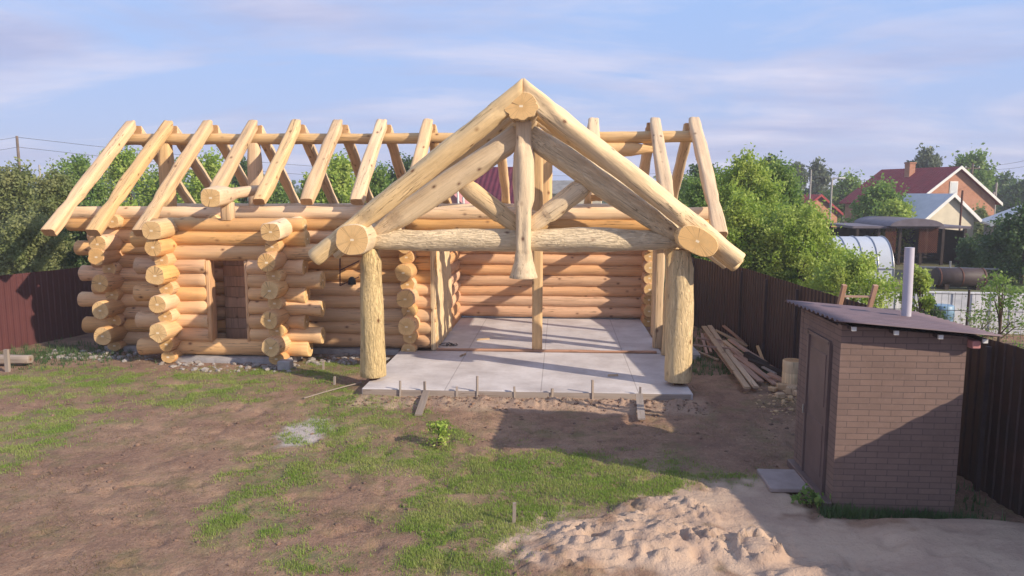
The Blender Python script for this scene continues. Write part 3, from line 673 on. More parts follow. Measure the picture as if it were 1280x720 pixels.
# brace frame and lamp hanging on the wall beside the bay
mb=MB()
for a,b_ in (((425,322),(425,357)),((425,357),(449,346)),((425,338),(449,326))): mb.tube([A(*a,17.8),A(*b_,17.8)],.016,6)
tag(mb.build('wall_bracket',M['rust']),'thin rusty steel bracket fixed to the wall behind the left porch post','bracket')
p=A(440,351,17.78)
mb=MB(); mb.tube([p+Vector((0,0,-.09)),p+Vector((0,0,-.03)),p+Vector((0,0,.06)),p+Vector((0,0,.1))],[.10,.10,.08,.03],10); tag(mb.build('lamp_cover',M['black']),'small black plastic cap hanging on the wall bracket','cap')

# ---- slabs and foundations
mb=MB(); mb.box((-.66,16.03,.0),(6.52,3.60,.24),bev=.012)
S=mb.build('porch_slab',M['concrete']); tag(S,'pale concrete porch slab in front, with hairline joints and two log posts on it','slab')
mb=MB(); mb.box((-.32,20.30,.0),(5.6,4.86,.236)); tag(mb.build('room_slab',M['concrete']),'pale concrete floor slab inside the open room behind the threshold beam','slab')
mb=MB()
for c,d in (((-7.8,16.93,0),(3.0,.5,.26)),((-9.2,17.5,0),(.45,1.0,.25)),((-6.45,17.45,0),(.45,1.,.25)),((-10.3,18.05,0),(2.4,.5,.25)),((-5.1,18.05,0),(2.3,.5,.25)),((-11.2,20.5,0),(.5,5.2,.24)),((3.1,20.3,0),(.6,5.0,.23)),((-5.,22.95,0),(15,.5,.22))):
    mb.box(c,d)
tag(mb.build('foundation_strip',M['foundation']),'low grey concrete footing strip under the golden log walls','foundation')
mb=MB(); mb.box((-7.6,20.4,.05),(6.6,4.3,.1)); tag(mb.build('dirt_floor_slab',M['concrete']),'dim concrete floor inside the log room seen through the bay doorway','slab')
p=G(357,461); mb=MB(); mb.box((p.x,p.y,.09),(.30,.25,.22),bev=.02); tag(mb.build('concrete_block',M['foundation']),'grey concrete block under the right corner of the entry bay','block')

# ---- stakes and formwork boards along the slab
def plank(name,p0,p1,w_,t_,mat,label,cat,group=None,roll=0.,parent=None):
    p0,p1=Vector(p0),Vector(p1); ln=(p1-p0).length; mb=MB(); SEED[0]+=1; rs=random.Random(SEED[0])
    nseg=max(2,int(ln/.4)); bw=rs.uniform(-.012,.012); tw=rs.uniform(-.06,.06)
    vs=[];fs=[]
    for i in range(nseg+1):
        t=i/nseg; bend=bw*math.sin(math.pi*t)*ln; a=tw*t; c,s=math.cos(a),math.sin(a)
        hw=w_/2*(1+rs.uniform(-.03,.03)); ht=t_/2
        for X,Y in((-hw,-ht),(hw,-ht),(hw,ht),(-hw,ht)): vs.append((X*c-Y*s,X*s+Y*c+bend,t*ln))
    for i in range(nseg):
        for k in range(4): j=(k+1)%4; fs.append((i*4+k,i*4+j,i*4+4+j,i*4+4+k))
    fs+= [(3,2,1,0),tuple(nseg*4+k for k in range(4))]
    mb.add(vs,fs)
    Mo=orient(p0,p1)@Matrix.Rotation(roll,4,'Z')
    o=mb.build(name,M[mat],parent,Mo)
    if parent is None: tag(o,label,cat,group)
    return o
st=[(500,.30,'left end of the row, beside the left post'),(532,.30,'tallest at the left, above the leaning board'),(572,.2,'short, left of the middle'),(597,.42,'tall and thin, left of the centre'),(644,.22,'stubby, near the middle of the slab edge'),(690,.20,'stubby, right of the middle'),(740,.38,'tall and thin, right of the centre'),(798,.26,'dark, above the right leaning board')]
for i,(px,h,d) in enumerate(st):
    q=G(px,491,.05); x=q.x; y=14.17
    plank('wooden_stake',(x,y,-.08),(x+jit(.02),y+jit(.02),h),.045,.035,'grey','small formwork stake at the slab edge, '+d,'stake','formwork stakes along the slab edge')
for (a,b_),d in ((((533,488),(523,521)),'left pale board'),(((799,492),(802,526)),'right pale board')):
    pa=G(*a,.16); pb=G(*b_,.0)
    plank('leaning_board',(pa.x,min(pa.y,14.13),.15),(pb.x,pb.y,.03),.13,.03,'grey',d+' leaning from the slab edge onto the soil','board','boards leaning on the slab edge',roll=0)
plank('formwork_board',(-3.9,14.205,.03),(2.55,14.205,.035),.16,.02,'grey','long grey formwork board still fixed along the slab front','board',roll=math.pi/2)
for px,py,h,d in ((642,652,.24,'lone short wooden stake standing in the green grass'),(404,463,.2,'thin stake in the soil left of the left porch post'),(418,480,.16,'low stake in the grass in front of the bay'),(990,0,0,'')):
    if not d: continue
    q=G(px,py); plank('wooden_stake',(q.x,q.y,-.08),(q.x+.01,q.y,h),.04,.04,'grey',d,'stake','stakes in the grass')
q=G(10,464); plank('wooden_stake',(q.x,q.y,-.1),(q.x,q.y,.5),.09,.07,'grey','thick upright stake with a beam behind it at the far left edge','stake','stakes in the grass')
log_=log('old_beam',(-15.0,15.95,.16),(-12.2,16.12,.16),.12,None,mat='grey',end='grey',prof=[(0,.13,.11,.7),(1,.12,.1,.7)]); tag(log_,'short weathered grey beam lying on the soil behind the left stake','beam')
q=[G(943,590),G(1003,590),G(1022,617),G(965,617)]
mb=MB(); mb.box((3.13,10.12,.03),(.56,.72,.06),bev=.01); tag(mb.build('paving_slab',simple('pinkish paving concrete',(.36,.29,.27),.9,.2,.2,4,bmp=.3)),'square grey paving slab lying by the shed door','paving slab')
cp=[]
for i in range(90):
    t=i/89; a_=t*5*math.pi; rr_=.16+.05*math.sin(a_*.37+1); c_=G(556,431,.13); cp.append((c_.x+rr_*math.cos(a_)+t*.25,c_.y+rr_*.8*math.sin(a_)-t*.1,.137+.012*abs(math.sin(a_*1.3))+(.02 if i%7==0 else 0)))
mb=MB(); mb.tube(cp,.009,5); tag(mb.build('power_cable',M['black']),'loose black cable coiled on the slab by the left door panel','cable')
for i,(px,py,ln_,an_,d) in enumerate(((596,425,.35,.4,'small batten offcut lying on the room floor left of the centre post'),(575,446,.28,1.2,'short offcut on the slab left of the centre post, in front of the threshold'),(760,470,.22,.2,'small wood offcut on the right half of the porch slab'))):
    q=G(px,py,.13); plank('wood_offcut',(q.x,q.y,.14),(q.x+ln_*math.cos(an_),q.y+ln_*math.sin(an_),.14),.05,.02,'planky',d,'offcut','wood offcuts on the slabs',roll=math.pi/2)
# extra small litter: long thin stick on the ground left of the left post
plank('thin_lath',G(452,480)+Vector((0,0,.04)),G(380,500)+Vector((0,0,.04)),.03,.015,'grey','thin grey lath lying in shade left of the left porch post','lath')

# ---- board pile by the fence
def zp(a,b): return (860+a/5.54,390+b/5.54)
PL=[((110,100),(410,525),.13,.30,'planky','wide orange board running diagonally over the whole pile'),
 ((150,95),(470,520),.12,.26,'planky','yellowish board under the widest diagonal board'),
 ((120,175),(320,425),.10,.12,'plank','narrow red board left of the wide diagonal one'),
 ((95,150),(132,290),.06,.16,'plank','short steep red batten at the left end'),
 ((120,150),(160,280),.06,.12,'plank','second short steep batten at the left end'),
 ((30,228),(380,256),.07,.34,'plank','long level batten crossing the pile near the house'),
 ((30,258),(208,332),.05,.03,'planky','pale lath lying on the grass left of the pile'),
 ((60,180),(285,220),.08,.28,'plank','short level board at the upper left of the pile'),
 ((190,125),(490,228),.10,.46,'planky','pale yellow board highest on the pile, against the fence'),
 ((245,95),(425,215),.08,.44,'plank','thin reddish board poking up at the back'),
 ((220,140),(500,240),.10,.40,'planky','yellow board just beneath the highest pale one'),
 ((200,190),(500,480),.14,.18,'plank','brown board in the middle of the pile, half covered'),
 ((290,190),(640,385),.13,.30,'plank','long pinkish board sloping right in the middle'),
 ((350,235),(690,350),.12,.34,'plank','long red board above the dark timber'),
 ((480,235),(720,335),.06,.34,'planky','thin pale lath reaching the stump'),
 ((330,300),(590,480),.14,.14,'plank','broad dark red board at the front right'),
 ((400,290),(640,380),.14,.22,'darkwood','charred dark beam end in the pile'),
 ((430,340),(690,440),.14,.12,'darkwood','blackened beam low on the right side'),
 ((560,425),(680,485),.16,.16,'plank','short wide plank piece near the stump'),
 ((300,255),(480,400),.12,.20,'plank','worn board hidden under the crossing battens'),
 ((480,400),(600,500),.10,.08,'plank','short low board at the front edge of the pile'),
 ((250,200),(420,330),.11,.24,'planky','tan board tucked between the red ones'),
 ((520,380),(640,430),.10,.10,'grey','grey weathered offcut near the stump')]
for a,b_,w_,h_,m_,d in PL:
    p0=G(*zp(*a),h_*.95+.05); p1=G(*zp(*b_),.05+h_*.25)
    lim=lambda p: Vector((min(p.x,4.72 if p.y>16 else 4.9),p.y,p.z))
    plank('loose_board',lim(p0),lim(p1),w_,.035 if m_!='darkwood' else .11,m_,d,'board','loose boards piled by the brown fence')
def stump(px,py,r,z0,z1,label):
    q=G(px,py,z0); me=logmesh(z1-z0,[(0,r,r,0),(1,r,r,0)],SEED[0]+px,n=22,rough=.01,chamfer=.006); me.name='log_round'
    o=link('log_round',me,None,[M['truss'],M['freshe']],Matrix.Translation((q.x,q.y,z0)))
    tag(o,label,'log round','log rounds by the board pile'); return o
stump(990,479,.2,.10,.34,'lower thick log round beneath the top one at the pile end'); 
q=G(990,479,.10); me=logmesh(.24,[(0,.205,.205,0),(1,.205,.205,0)],77,n=22,rough=.01,chamfer=.006); me.name='log_round'
tag(link('log_round',me,None,[M['truss'],M['freshe']],Matrix.Translation((q.x,q.y,.345))),'pale log round topmost of its stack beside the shed corner','log round','log rounds by the board pile')
for i,(px,py,s,d) in enumerate(((978,487,.16,'square firewood chunk left of the log rounds'),(990,492,.2,'flat firewood chunk in front of the log rounds'),(1000,496,.15,'firewood chunk touching the shed corner'),(975,497,.12,'small firewood chunk at the front of the heap'),(988,500,.10,'smallest firewood chunk, furthest forward'),(966,489,.11,'reddish firewood chunk at the left of the heap'))):
    q=G(px,py); mb=MB(); mb.box((q.x,q.y,s*.4),(s*1.5,s,s*.8),M=Matrix.Rotation(i*1.1,3,'Z'),bev=.015); tag(mb.build('wood_chunk',M['planky']),d,'firewood','firewood chunks by the shed')

# ------------------------------------------------------------ fences
def fence(name,pts,h,mat,label,pitch=.155,group=None):
    root=empty(name,(pts[0][0],pts[0][1],0)); tag(root,label,'fence',group)
    for a,b_ in zip(pts,pts[1:]):
        a=Vector((*a,0)); b_=Vector((*b_,0)); d=(b_-a); ln=d.length; d.normalize(); nn=Vector((-d.y,d.x,0))
        nsh=max(1,round(ln/2.3))
        for i in range(nsh):
            s0=ln*i/nsh; s1=ln*(i+1)/nsh; mb=MB(); k=max(2,int((s1-s0)/pitch)); pr=[]
            for q in range(k):
                u=s0+(s1-s0)*q/k; w_=(s1-s0)/k
                pr+= [(u,.0),(u+w_*.42,.0),(u+w_*.52,.022),(u+w_*.90,.022)]
            pr.append((s1-.003,0)); zt=h+random.uniform(-.006,.006); vs=[];fs=[]
            for z in(-.15,zt):
                for o_ in(0,.0025):
                    vs+=[a+d*u+nn*(w_+o_+.0015*(i%2))+Vector((0,0,z)) for u,w_ in pr]
            n_=len(pr)
            for q in range(n_-1):
                fs+=[(q,q+1,2*n_+q+1,2*n_+q),(n_+q+1,n_+q,3*n_+q,3*n_+q+1),(2*n_+q,2*n_+q+1,3*n_+q+1,3*n_+q)]
            mb.add(vs,fs); mb.build('metal_sheet',M[mat],root)
            pst=a+d*(s0+.02)-nn*.06*(-1 if name=='maroon_fence' else 1)
            MB().box((pst.x,pst.y,h*.47),(.06,.06,h*.98)).build('post',M['rail'],root)
    return root
FR=[(3.7,24.2),(4.02,22.5),(4.75,19.5),(5.04,15.9),(5.36,13.0),(5.74,10.1),(5.98,8.),(6.35,5.2),(6.7,2.5)]
fence('brown_fence',FR,2.05,'fence','tall dark brown corrugated metal fence behind the shed and board pile')
fence('maroon_fence',[(-15.6,14.),(-14.2,17.6),(-13.5,19.6),(-13.2,21.5)],1.9,'fence2','maroon corrugated metal fence at the left behind the log house corner')

# ------------------------------------------------------------ shed
SH=empty('brick_shed',(4.24,10.05,0)); tag(SH,'small brown brick shed with steel door and sloping sheet roof in front of the fence','shed')
x0,x1,y0,y1=3.47,4.97,9.26,10.82
mb=MB(); T_=.12

def slopebox(mb,xa,xb,ya,yb,za,zb):
    mb.add([(xa,ya,-.03),(xb,ya,-.03),(xb,yb,-.03),(xa,yb,-.03),(xa,ya,za),(xb,ya,zb),(xb,yb,zb),(xa,yb,za)],[(3,2,1,0),(4,5,6,7),(0,1,5,4),(1,2,6,5),(2,3,7,6),(3,0,4,7)])
slopebox(mb,x0,x1,y0,y0+T_,2.375,2.245); slopebox(mb,x0,x1,y1-T_,y1,2.34,2.21)
mb.box((x0+T_/2+.002,(y0+y1)/2,2.27),(T_-.01,y1-y0-2*T_-.01,.15)); mb.box((x1-T_/2,(y0+y1)/2,1.115),(T_-.004,y1-y0-2*T_,2.28))
mb.box((x0+T_/2,y0+T_+.07,1.115),(T_-.006,.14,2.28)); mb.box((x0+T_/2,y1-T_-.10,1.115),(T_-.006,.2,2.28)); mb.box((x0+T_/2,(y0+y1)/2,2.17),(T_-.008,y1-y0-2*T_-.01,.2))
mb.build('brick_wall',M['shedbrick'],SH,Matrix.Identity(4))
mb=MB(); mb.box((x0+.02,(y0+y1)/2-.02,1.07),(.045,.86,1.98),bev=.006); DO=mb.build('door',M['door'],SH)
for k in range(2): MB().box((x0-.006,(y0+y1)/2-.02,.6+k*.95),(.012,.62,.7),bev=.004).build('door_panel',M['door'],DO)
MB().tube([(x0-.045,10.38,1.05),(x0-.05,10.38,1.0),(x0-.045,10.38,.93)],.012,6).box((x0-.012,10.38,.99),(.02,.04,.2)).build('handle',M['metal'],DO)
mb=MB()
for y in(y0+.36+.0,y1-.4): mb.box((x0-.004,y-.04,1.07),(.05,.05,2.06))
mb.box((x0-.004,(y0+y1)/2-.02,2.085),(.05,.9,.05)); mb.build('door_frame',M['door'],SH)
MB().box((x0-.03,(y0+y1)/2,.04),(.14,y1-y0,.1),bev=.01).build('door_step',M['door'],SH)
mb=MB(); rx0,rx1,ry0,ry1=3.34,5.24,9.02,11.2; zl,zr=2.46,2.30; k=int((ry1-ry0)/.02); vs=[];fs=[]
nxs=6
for i in range(k+1):
    y=ry0+(ry1-ry0)*i/k; zc=.017*math.sin(i/k*(ry1-ry0)/.17*2*math.pi)
    for j in range(nxs+1):
        x=rx0+(rx1-rx0)*j/nxs; zb=zl+(zr-zl)*j/nxs-.06*(y-ry0)/(ry1-ry0)+zc; vs+=[(x,y,zb),(x,y,zb+.005)]
st_=2*(nxs+1)
for i in range(k):
    for j in range(nxs):
        a=i*st_+2*j; fs+=[(a,a+st_,a+st_+2,a+2),(a+1,a+3,a+st_+3,a+st_+1)]
    a=i*st_; fs.append((a,a+1,a+st_+1,a+st_)); a+=2*nxs; fs.append((a,a+st_,a+st_+1,a+1))
for j in range(nxs): a=2*j; fs.append((a,a+2,a+3,a+1)); a=k*st_+2*j; fs.append((a,a+1,a+3,a+2))
mb.add(vs,fs,0,True); RF=mb.build('roof',M['shedroof'],SH)
for x in(3.56,4.06,4.58,5.10):
    z=zl+(zr-zl)*(x-rx0)/(rx1-rx0)-.055
    MB().box((x,(ry0+ry1)/2+.05,z-.025),(.05,ry1-ry0-.12,.045)).build('roof_joist',M['rail'],SH); MB().box((x,ry0+.10,z-.030),(.055,.03,.05)).build('joist_end',M['white'],SH)
MB().box((5.025,9.40,2.17),(.10,.5,.10),bev=.01).build('eave_block',M['pink'],SH)
MB().tube([(4.70,10.3,2.1),(4.70,10.3,2.5),(4.69,10.31,3.26)],[.062]*3,16).build('vent_pipe',M['pipe'],SH)
LD=empty('wooden_ladder',(4.5,11.75,0)); tag(LD,'wooden ladder leaning behind the shed roof, two rail tops and one rung showing','ladder')
for xb,xt in((4.14,4.32),(4.62,4.78)):
    plank('rail',(xb,12.4,0),(xt,11.52,2.6),.07,.05,'plank','','',parent=LD)
for t in(.3,.5,.7,.93):
    plank('rung',(4.14+.18*t,12.4-.88*t,2.6*t),(4.62+.16*t,12.4-.88*t,2.6*t),.04,.03,'plank','','',parent=LD)

# ------------------------------------------------------------ trees
def tree(name,x,y,top,wid,mat,label,group,n=6000,leaf=.10,base=.25,trunk='bark',ncl=34,shape=1.,seed=None,cat='tree',spread=.17,lean=0.):
    rs=np.random.default_rng(seed if seed is not None else abs(hash((round(x*10),round(y*10))))%9999+1)
    root=empty(name,(x,y,0)); tag(root,label,cat,group)
    zc0=top*base; H=top-zc0
    cl=[]
    for i in range(ncl):
        u=rs.uniform(0,1)**.8; z=zc0+H*(.06+.88*u)
        prof=(math.sin(math.pi*min(1,(u*.92+.08))**(.75 if shape>=1 else .45)))**.6 if shape>=1 else (1-u)**.7*.95+.08
        rad=wid/2*prof*rs.uniform(.15,1.)**.5*.86; a=rs.uniform(0,2*math.pi)
        cl.append((math.cos(a)*rad+lean*u,math.sin(a)*rad,z,rs.uniform(.65,1.35)))
    cl=np.array(cl); cr=wid*spread
    per=rs.multinomial(n,cl[:,3]**2/np.sum(cl[:,3]**2)); idx=np.repeat(np.arange(ncl),per)
    d=rs.normal(0,1,(n,3)); d/=np.linalg.norm(d,axis=1)[:,None]; rr=rs.uniform(0,1,n)**.45
    C=cl[idx,:3]+d*(rr*cl[idx,3]*cr)[:,None]*np.array([1,1,.85*min(1.6,H/wid if H>wid else 1)])
    nr=7; rd=rs.normal(0,1,(ncl,nr,3)); rd[:,:,2]=rd[:,:,2]*.7+.55; rd/=np.linalg.norm(rd,axis=2)[:,:,None]
    on=rs.random(n)<.42; ri=rs.integers(0,nr,n); tt=rs.uniform(.3,1.,n)**.8*rs.uniform(1.1,1.9,n)*cr*cl[idx,3]
    ray=cl[idx,:3]+rd[idx,ri]*tt[:,None]+rs.normal(0,1,(n,3))*leaf*.55
    C[on]=ray[on]
    tw=rs.random(n)<.05; C[tw]+=d[tw]*(cr*rs.uniform(.1,.75,tw.sum()))[:,None]+np.array([0,0,cr*.2])
    a=d*.6+rs.normal(0,.6,(n,3)); a/=np.linalg.norm(a,axis=1)[:,None]
    b2=np.cross(a,rs.normal(0,1,(n,3))); b2/=np.linalg.norm(b2,axis=1)[:,None]
    s=leaf*rs.uniform(.55,1.25,n)[:,None]
    V=np.stack([C-a*s*.5,C+b2*s*.30,C+a*s*.5,C-b2*s*.30],1).reshape(-1,3)
    me=bpy.data.meshes.new('crown'); me.vertices.add(n*4); me.vertices.foreach_set('co',V.ravel()); me.loops.add(n*4)
    me.loops.foreach_set('vertex_index',np.arange(n*4)); me.polygons.add(n); me.polygons.foreach_set('loop_start',np.arange(0,n*4,4)); me.update(calc_edges=True)
    o=bpy.data.objects.new('crown',me); me.materials.append(M[mat]); COL.objects.link(o); o.parent=root
    mb=MB(); tr=max(.03,top*.017)
    k1=(lean*.3+rs.normal(0,.04)*top,rs.normal(0,.03)*top,top*.45); k2=(lean*.7,0,top*.86)
    mb.tube([(0,0,-.1),(k1[0]*.4,k1[1]*.4,top*.2),k1,k2],[tr*1.25,tr,tr*.75,tr*.2],8)
    for i in rs.choice(ncl,min(ncl,11),replace=False):
        c=cl[i]; t=min(.8,max(.15,c[2]/top*.62)); s0=Vector(k1)*min(1,t/.45)
        e=Vector(c[:3]); md=(s0+e)/2+Vector((0,0,.05*top)); mb.tube([s0,md,e],[tr*.5,tr*.3,tr*.1],5)
    mb.build('trunk',M[trunk],root,Matrix.Translation((x,y,0)))
    return root
def T(px,ytop,Y,wpx,mat,label,group,**k):
    p=A(px,ytop,Y); return tree(k.pop('name','leafy_tree'),p.x,Y,p.z,wpx*Y/FPX,mat,label,group,**k)
gF='fruit trees beyond the brown fence'
T(935,196,27,95,'lime','bright green pointed fruit tree right behind the right end of the roof',gF,n=26000,leaf=.13,base=.12,ncl=60,spread=.14,seed=1)
T(972,212,31,84,'mid','darker green tree behind the bright pointed tree',gF,n=24000,leaf=.14,base=.1,ncl=55,seed=2)
T(890,228,31,90,'mid','dense green tree filling the gap behind the last rafters',gF,n=20000,leaf=.14,base=.1,ncl=45,seed=3)
T(1000,268,23.5,120,'lime','wide yellow green fruit tree spreading over the fence, in front of its neighbours',gF,n=30000,leaf=.10,base=.18,ncl=70,spread=.13,seed=4)
T(1074,322,20.5,104,'lime','low yellow green fruit tree nearest the ladder',gF,n=13000,leaf=.09,base=.25,ncl=44,spread=.14,seed=5)
T(1150,338,18.2,40,'lime','small sapling crown right beside the grey vent pipe',gF,n=4500,leaf=.09,base=.35,ncl=20,spread=.13,seed=6)
T(955,285,24.5,110,'mid','low green bush like tree directly above the dark fence',gF,n=20000,leaf=.11,base=.05,ncl=50,seed=7)
T(925,250,24,80,'lime','leafy tree pressed against the outer rafter tails',gF,n=18000,leaf=.11,base=.05,ncl=45,seed=8)
T(1255,338,17.5,90,'mid','thin young tree with sparse twigs at the right edge',gF,n=1300,leaf=.08,base=.12,ncl=30,spread=.11,seed=9)
T(1060,225,85,60,'mid','round green tree left of the red roofed house','trees beyond the village houses',n=5000,leaf=.45,base=.1,seed=10)
T(1024,206,95,46,'birch','tall grey green tree behind the street lamp','trees beyond the village houses',n=4500,leaf=.5,base=.15,spread=.13,seed=11)
T(995,204,100,34,'birch','slim grey green tree left of the street lamp','trees beyond the village houses',n=3200,leaf=.5,base=.15,spread=.13,seed=12)
T(965,198,60,48,'dark','dark tree rising behind the pointed fruit tree','trees beyond the village houses',n=5000,leaf=.3,base=.1,seed=13)
T(1156,187,90,48,'birch','tall sparse birch rising behind the red roof ridge','trees beyond the village houses',n=3400,leaf=.5,base=.35,spread=.12,trunk='birchbark',seed=14)
T(1216,193,85,50,'mid','leafy green tree right of the red roofed house gable','trees beyond the village houses',n=5200,leaf=.42,base=.15,seed=15)
T(1100,240,52,70,'mid','bushy tree in front of the red roofed house',gF,n=9000,leaf=.26,base=.05,seed=16)
T(1122,250,46,44,'lime','yellow green shrub in front of the pale roofed outhouse',gF,n=5000,leaf=.22,base=.05,seed=17)
T(1250,225,100,60,'dark','dark tree on the horizon at the right edge','trees beyond the village houses',n=4000,leaf=.5,base=.1,seed=18)
T(1282,228,90,50,'dark','dark tree cut by the right picture edge','trees beyond the village houses',n=3500,leaf=.5,base=.1,seed=19)
T(1226,262,60,40,'olive','olive shrub at the foot of the brick gable','shrubs in the neighbouring gardens',n=3500,leaf=.28,base=.05,seed=20)
T(1262,285,36,70,'dark','dark shadowy shrub right of the canopy','shrubs in the neighbouring gardens',n=7000,leaf=.18,base=.05,seed=21)
T(1212,300,38,34,'dark','narrow dark conifer like bush beside the canopy','shrubs in the neighbouring gardens',n=4500,leaf=.16,base=.02,shape=.5,seed=22)
T(1285,262,34,60,'dark','tall dark bush at the right picture edge','shrubs in the neighbouring gardens',n=6000,leaf=.18,base=.05,seed=23)
gL='trees beyond the maroon fence'
T(18,215,26,110,'olive','dull olive willow at the far left edge',gL,n=24000,leaf=.13,base=.05,ncl=60,seed=30,spread=.14)
T(70,225,24,80,'olive','dull green tree between the power pole and the outer rafter',gL,n=16000,leaf=.12,base=.05,ncl=50,seed=31)
T(-40,200,28,110,'olive','olive tree cut by the left picture edge',gL,n=12000,leaf=.14,base=.05,seed=32)
T(40,270,21,110,'olive','dull low bush right behind the maroon fence',gL,n=18000,leaf=.10,base=.02,ncl=50,seed=33)
T(100,262,22.5,70,'dark','dark bush hidden behind the log house corner',gL,n=9000,leaf=.11,base=.02,seed=34)
gB='trees in a row behind the log house'
for i,(px,yt,Y,wp,mt,d,sd_) in enumerate(((95,196,40,85,'mid','leftmost rounded tree of the row, next to the outer rafter',40),(152,192,42,80,'lime','bushy tree between the first and second rafters',41),(208,210,44,80,'mid','tree behind the first ridge post',42),
   (262,198,40,70,'lime','tree framed by the third and fourth rafters',43),(306,206,46,60,'dark','darker tree left of the second ridge post',44),(345,225,48,60,'mid','low tree right of the second ridge post',45),(425,198,38,80,'lime','full tree framed by the sixth rafter',46),(392,222,40,50,'lime','yellowish tree left of the sixth rafter',47),
   (470,205,42,60,'mid','tree framed by the seventh rafter',48),(508,190,44,60,'dark','dark tree beside the eighth rafter',49),(560,222,50,50,'dark','dark tree nearest the maroon roofed house',50),(880,205,48,50,'dark','dark tree just behind the last ridge rafter',51),(858,222,46,40,'mid','low tree showing through the last rafter gap',52))):
    T(px,yt,Y,wp,mt,d,gB,n=8500,leaf=.2,base=.06,ncl=40,seed=sd_)
# far wood along the horizon
def farwood():
    rs=np.random.default_rng(5); Cs=[]
    for i in range(520):
        a=rs.uniform(-1.0,1.0); d=rs.uniform(170,420); x=math.sin(a)*d; y=math.cos(a)*d
        h=rs.uniform(3.5,8.)*(1+.3*math.sin(a*9)); w_=rs.uniform(5,12); m_=110
        v=rs.normal(0,1,(m_,3)); v/=np.linalg.norm(v,axis=1)[:,None]
        q=np.array([x,y,h*.5])+v*np.array([w_/2,w_/2,h*.5])*(rs.uniform(.4,1,m_)[:,None]); Cs.append(q)
    C=np.concatenate(Cs); n=len(C); a=rs.normal(0,1,(n,3)); a/=np.linalg.norm(a,axis=1)[:,None]; b2=np.cross(a,rs.normal(0,1,(n,3))); b2/=np.linalg.norm(b2,axis=1)[:,None]
    s=rs.uniform(.7,1.6,n)[:,None]; V=np.stack([C-a*s*.5,C+b2*s*.4,C+a*s*.5,C-b2*s*.4],1).reshape(-1,3)
    me=bpy.data.meshes.new('far_wood'); me.vertices.add(n*4); me.vertices.foreach_set('co',V.ravel()); me.loops.add(n*4); me.loops.foreach_set('vertex_index',np.arange(n*4)); me.polygons.add(n); me.polygons.foreach_set('loop_start',np.arange(0,n*4,4)); me.update(calc_edges=True)
    tag(link('far_wood',me,None,M['dark']),'low dark belt of woodland along the horizon','woodland',kind='stuff')
farwood()

# ------------------------------------------------------------ neighbours
def gable_house(name,px,ybase_unused,Y,Lr,W,zr,ze,rot,wallm,roofm,label,cat='house',win=(),chim=None,over=.4,thick=.12,trim='white'):
    """px: image column of the near gable apex. ridge runs along local -x from the near gable"""
    q=A(px,240,Y); root=empty(name,(q.x,Y,0),rot); tag(root,label,cat)
    def bl(mb,nm,mt,par=None):
        me=bpy.data.meshes.new(nm); me.from_pydata(mb.v,[],mb.f); me.polygons.foreach_set('material_index',mb.m); me.update()
        o=bpy.data.objects.new(nm,me); me.materials.append(mt); COL.objects.link(o); o.parent=par or root; return o
    mb=MB(); w=W/2
    v=[(0,-w,0),(0,w,0),(0,w,ze),(0,0,zr),(0,-w,ze),(-Lr,-w,0),(-Lr,w,0),(-Lr,w,ze),(-Lr,0,zr),(-Lr,-w,ze)]
    mb.add(v,[(0,1,2,3,4),(9,8,7,6,5),(0,4,9,5),(1,6,7,2)]); bl(mb,'wall',wallm)
    sl=(zr-ze)/w; we=w+over; zee=zr-sl*we
    mb=MB()
    for s in(-1,1):
        vv=[(over,0,zr+.03),(over,s*we,zee+.03),(-Lr-over,s*we,zee+.03),(-Lr-over,0,zr+.03)]; vv+=[(a,b,c+thick) for a,b,c in vv]
        mb.add(vv,[(0,1,2,3),(4,7,6,5),(0,4,5,1),(1,5,6,2),(2,6,7,3),(3,7,4,0)])
    rf=bl(mb,'roof',roofm)
    mb=MB()
    for s in(-1,1):
        a=Vector((over+.03,0,zr)); b=Vector((over+.03,s*we,zee)); u=Vector((0,0,.2))
        vv=[a-u*.3,b-u*.3,b+u,a+u]; vv+=[p-Vector((.05,0,0)) for p in vv]; mb.add(vv,[(0,1,2,3),(7,6,5,4),(0,4,5,1),(2,6,7,3),(1,5,6,2)])
    bl(mb,'gable_trim',M[trim])
    for (yy,z0,z1,ww) in win:
        mb=MB(); mb.box((.02,yy,(z0+z1)/2),(.08,ww,z1-z0)); f=bl(mb,'window',M['white'])
        mb=MB(); mb.box((.065,yy,(z0+z1)/2),(.02,ww-.18,z1-z0-.18)); bl(mb,'pane',M['glasspane'],f)
    if chim:
        cx,cy,cz,cw=chim; mb=MB(); mb.box((cx,cy,cz-.9),(cw,cw,1.8)); mb.box((cx,cy,cz+.03),(cw+.12,cw+.12,.1)); bl(mb,'chimney',M['housebrick'],rf)
    return root
gable_house('brick_house',1195,0,66,8.7,8.2,6.0,3.15,R(-73),M['housebrick'],M['redroof'],'orange brick house with dark red roof, white trimmed gable and brick chimney',win=((-.3,3.6,4.9,.8),(-2.2,1.0,2.3,1.1),(1.8,1.,2.3,1.1)),chim=(-4.4,-.9,6.55,.6))
gable_house('white_gable_house',1189,0,50,3.6,3.9,3.75,2.25,R(-73),M['cream'],M['steelroof'],'small cream outhouse with pale steel roof in front of the brick house',cat='outhouse',over=.3)
gable_house('grey_roof_house',1318,0,46,5,5.6,3.4,2.1,R(-112),M['greyroof'],M['steelroof'],'house with pale grey steel roof cut by the right picture edge',over=.3)
gable_house('red_roof_house',1023,0,80,6,6,3.6,1.8,R(-60),M['housebrick'],M['redroof'],'small distant house with only its red roof showing among the fruit trees',trim='redroof')
gable_house('maroon_roof_house',668,0,42,5.0,6.2,5.25,2.75,R(-8),M['pink'],M['maroon'],'house with maroon corrugated roof seen through the left side of the truss',over=.3)
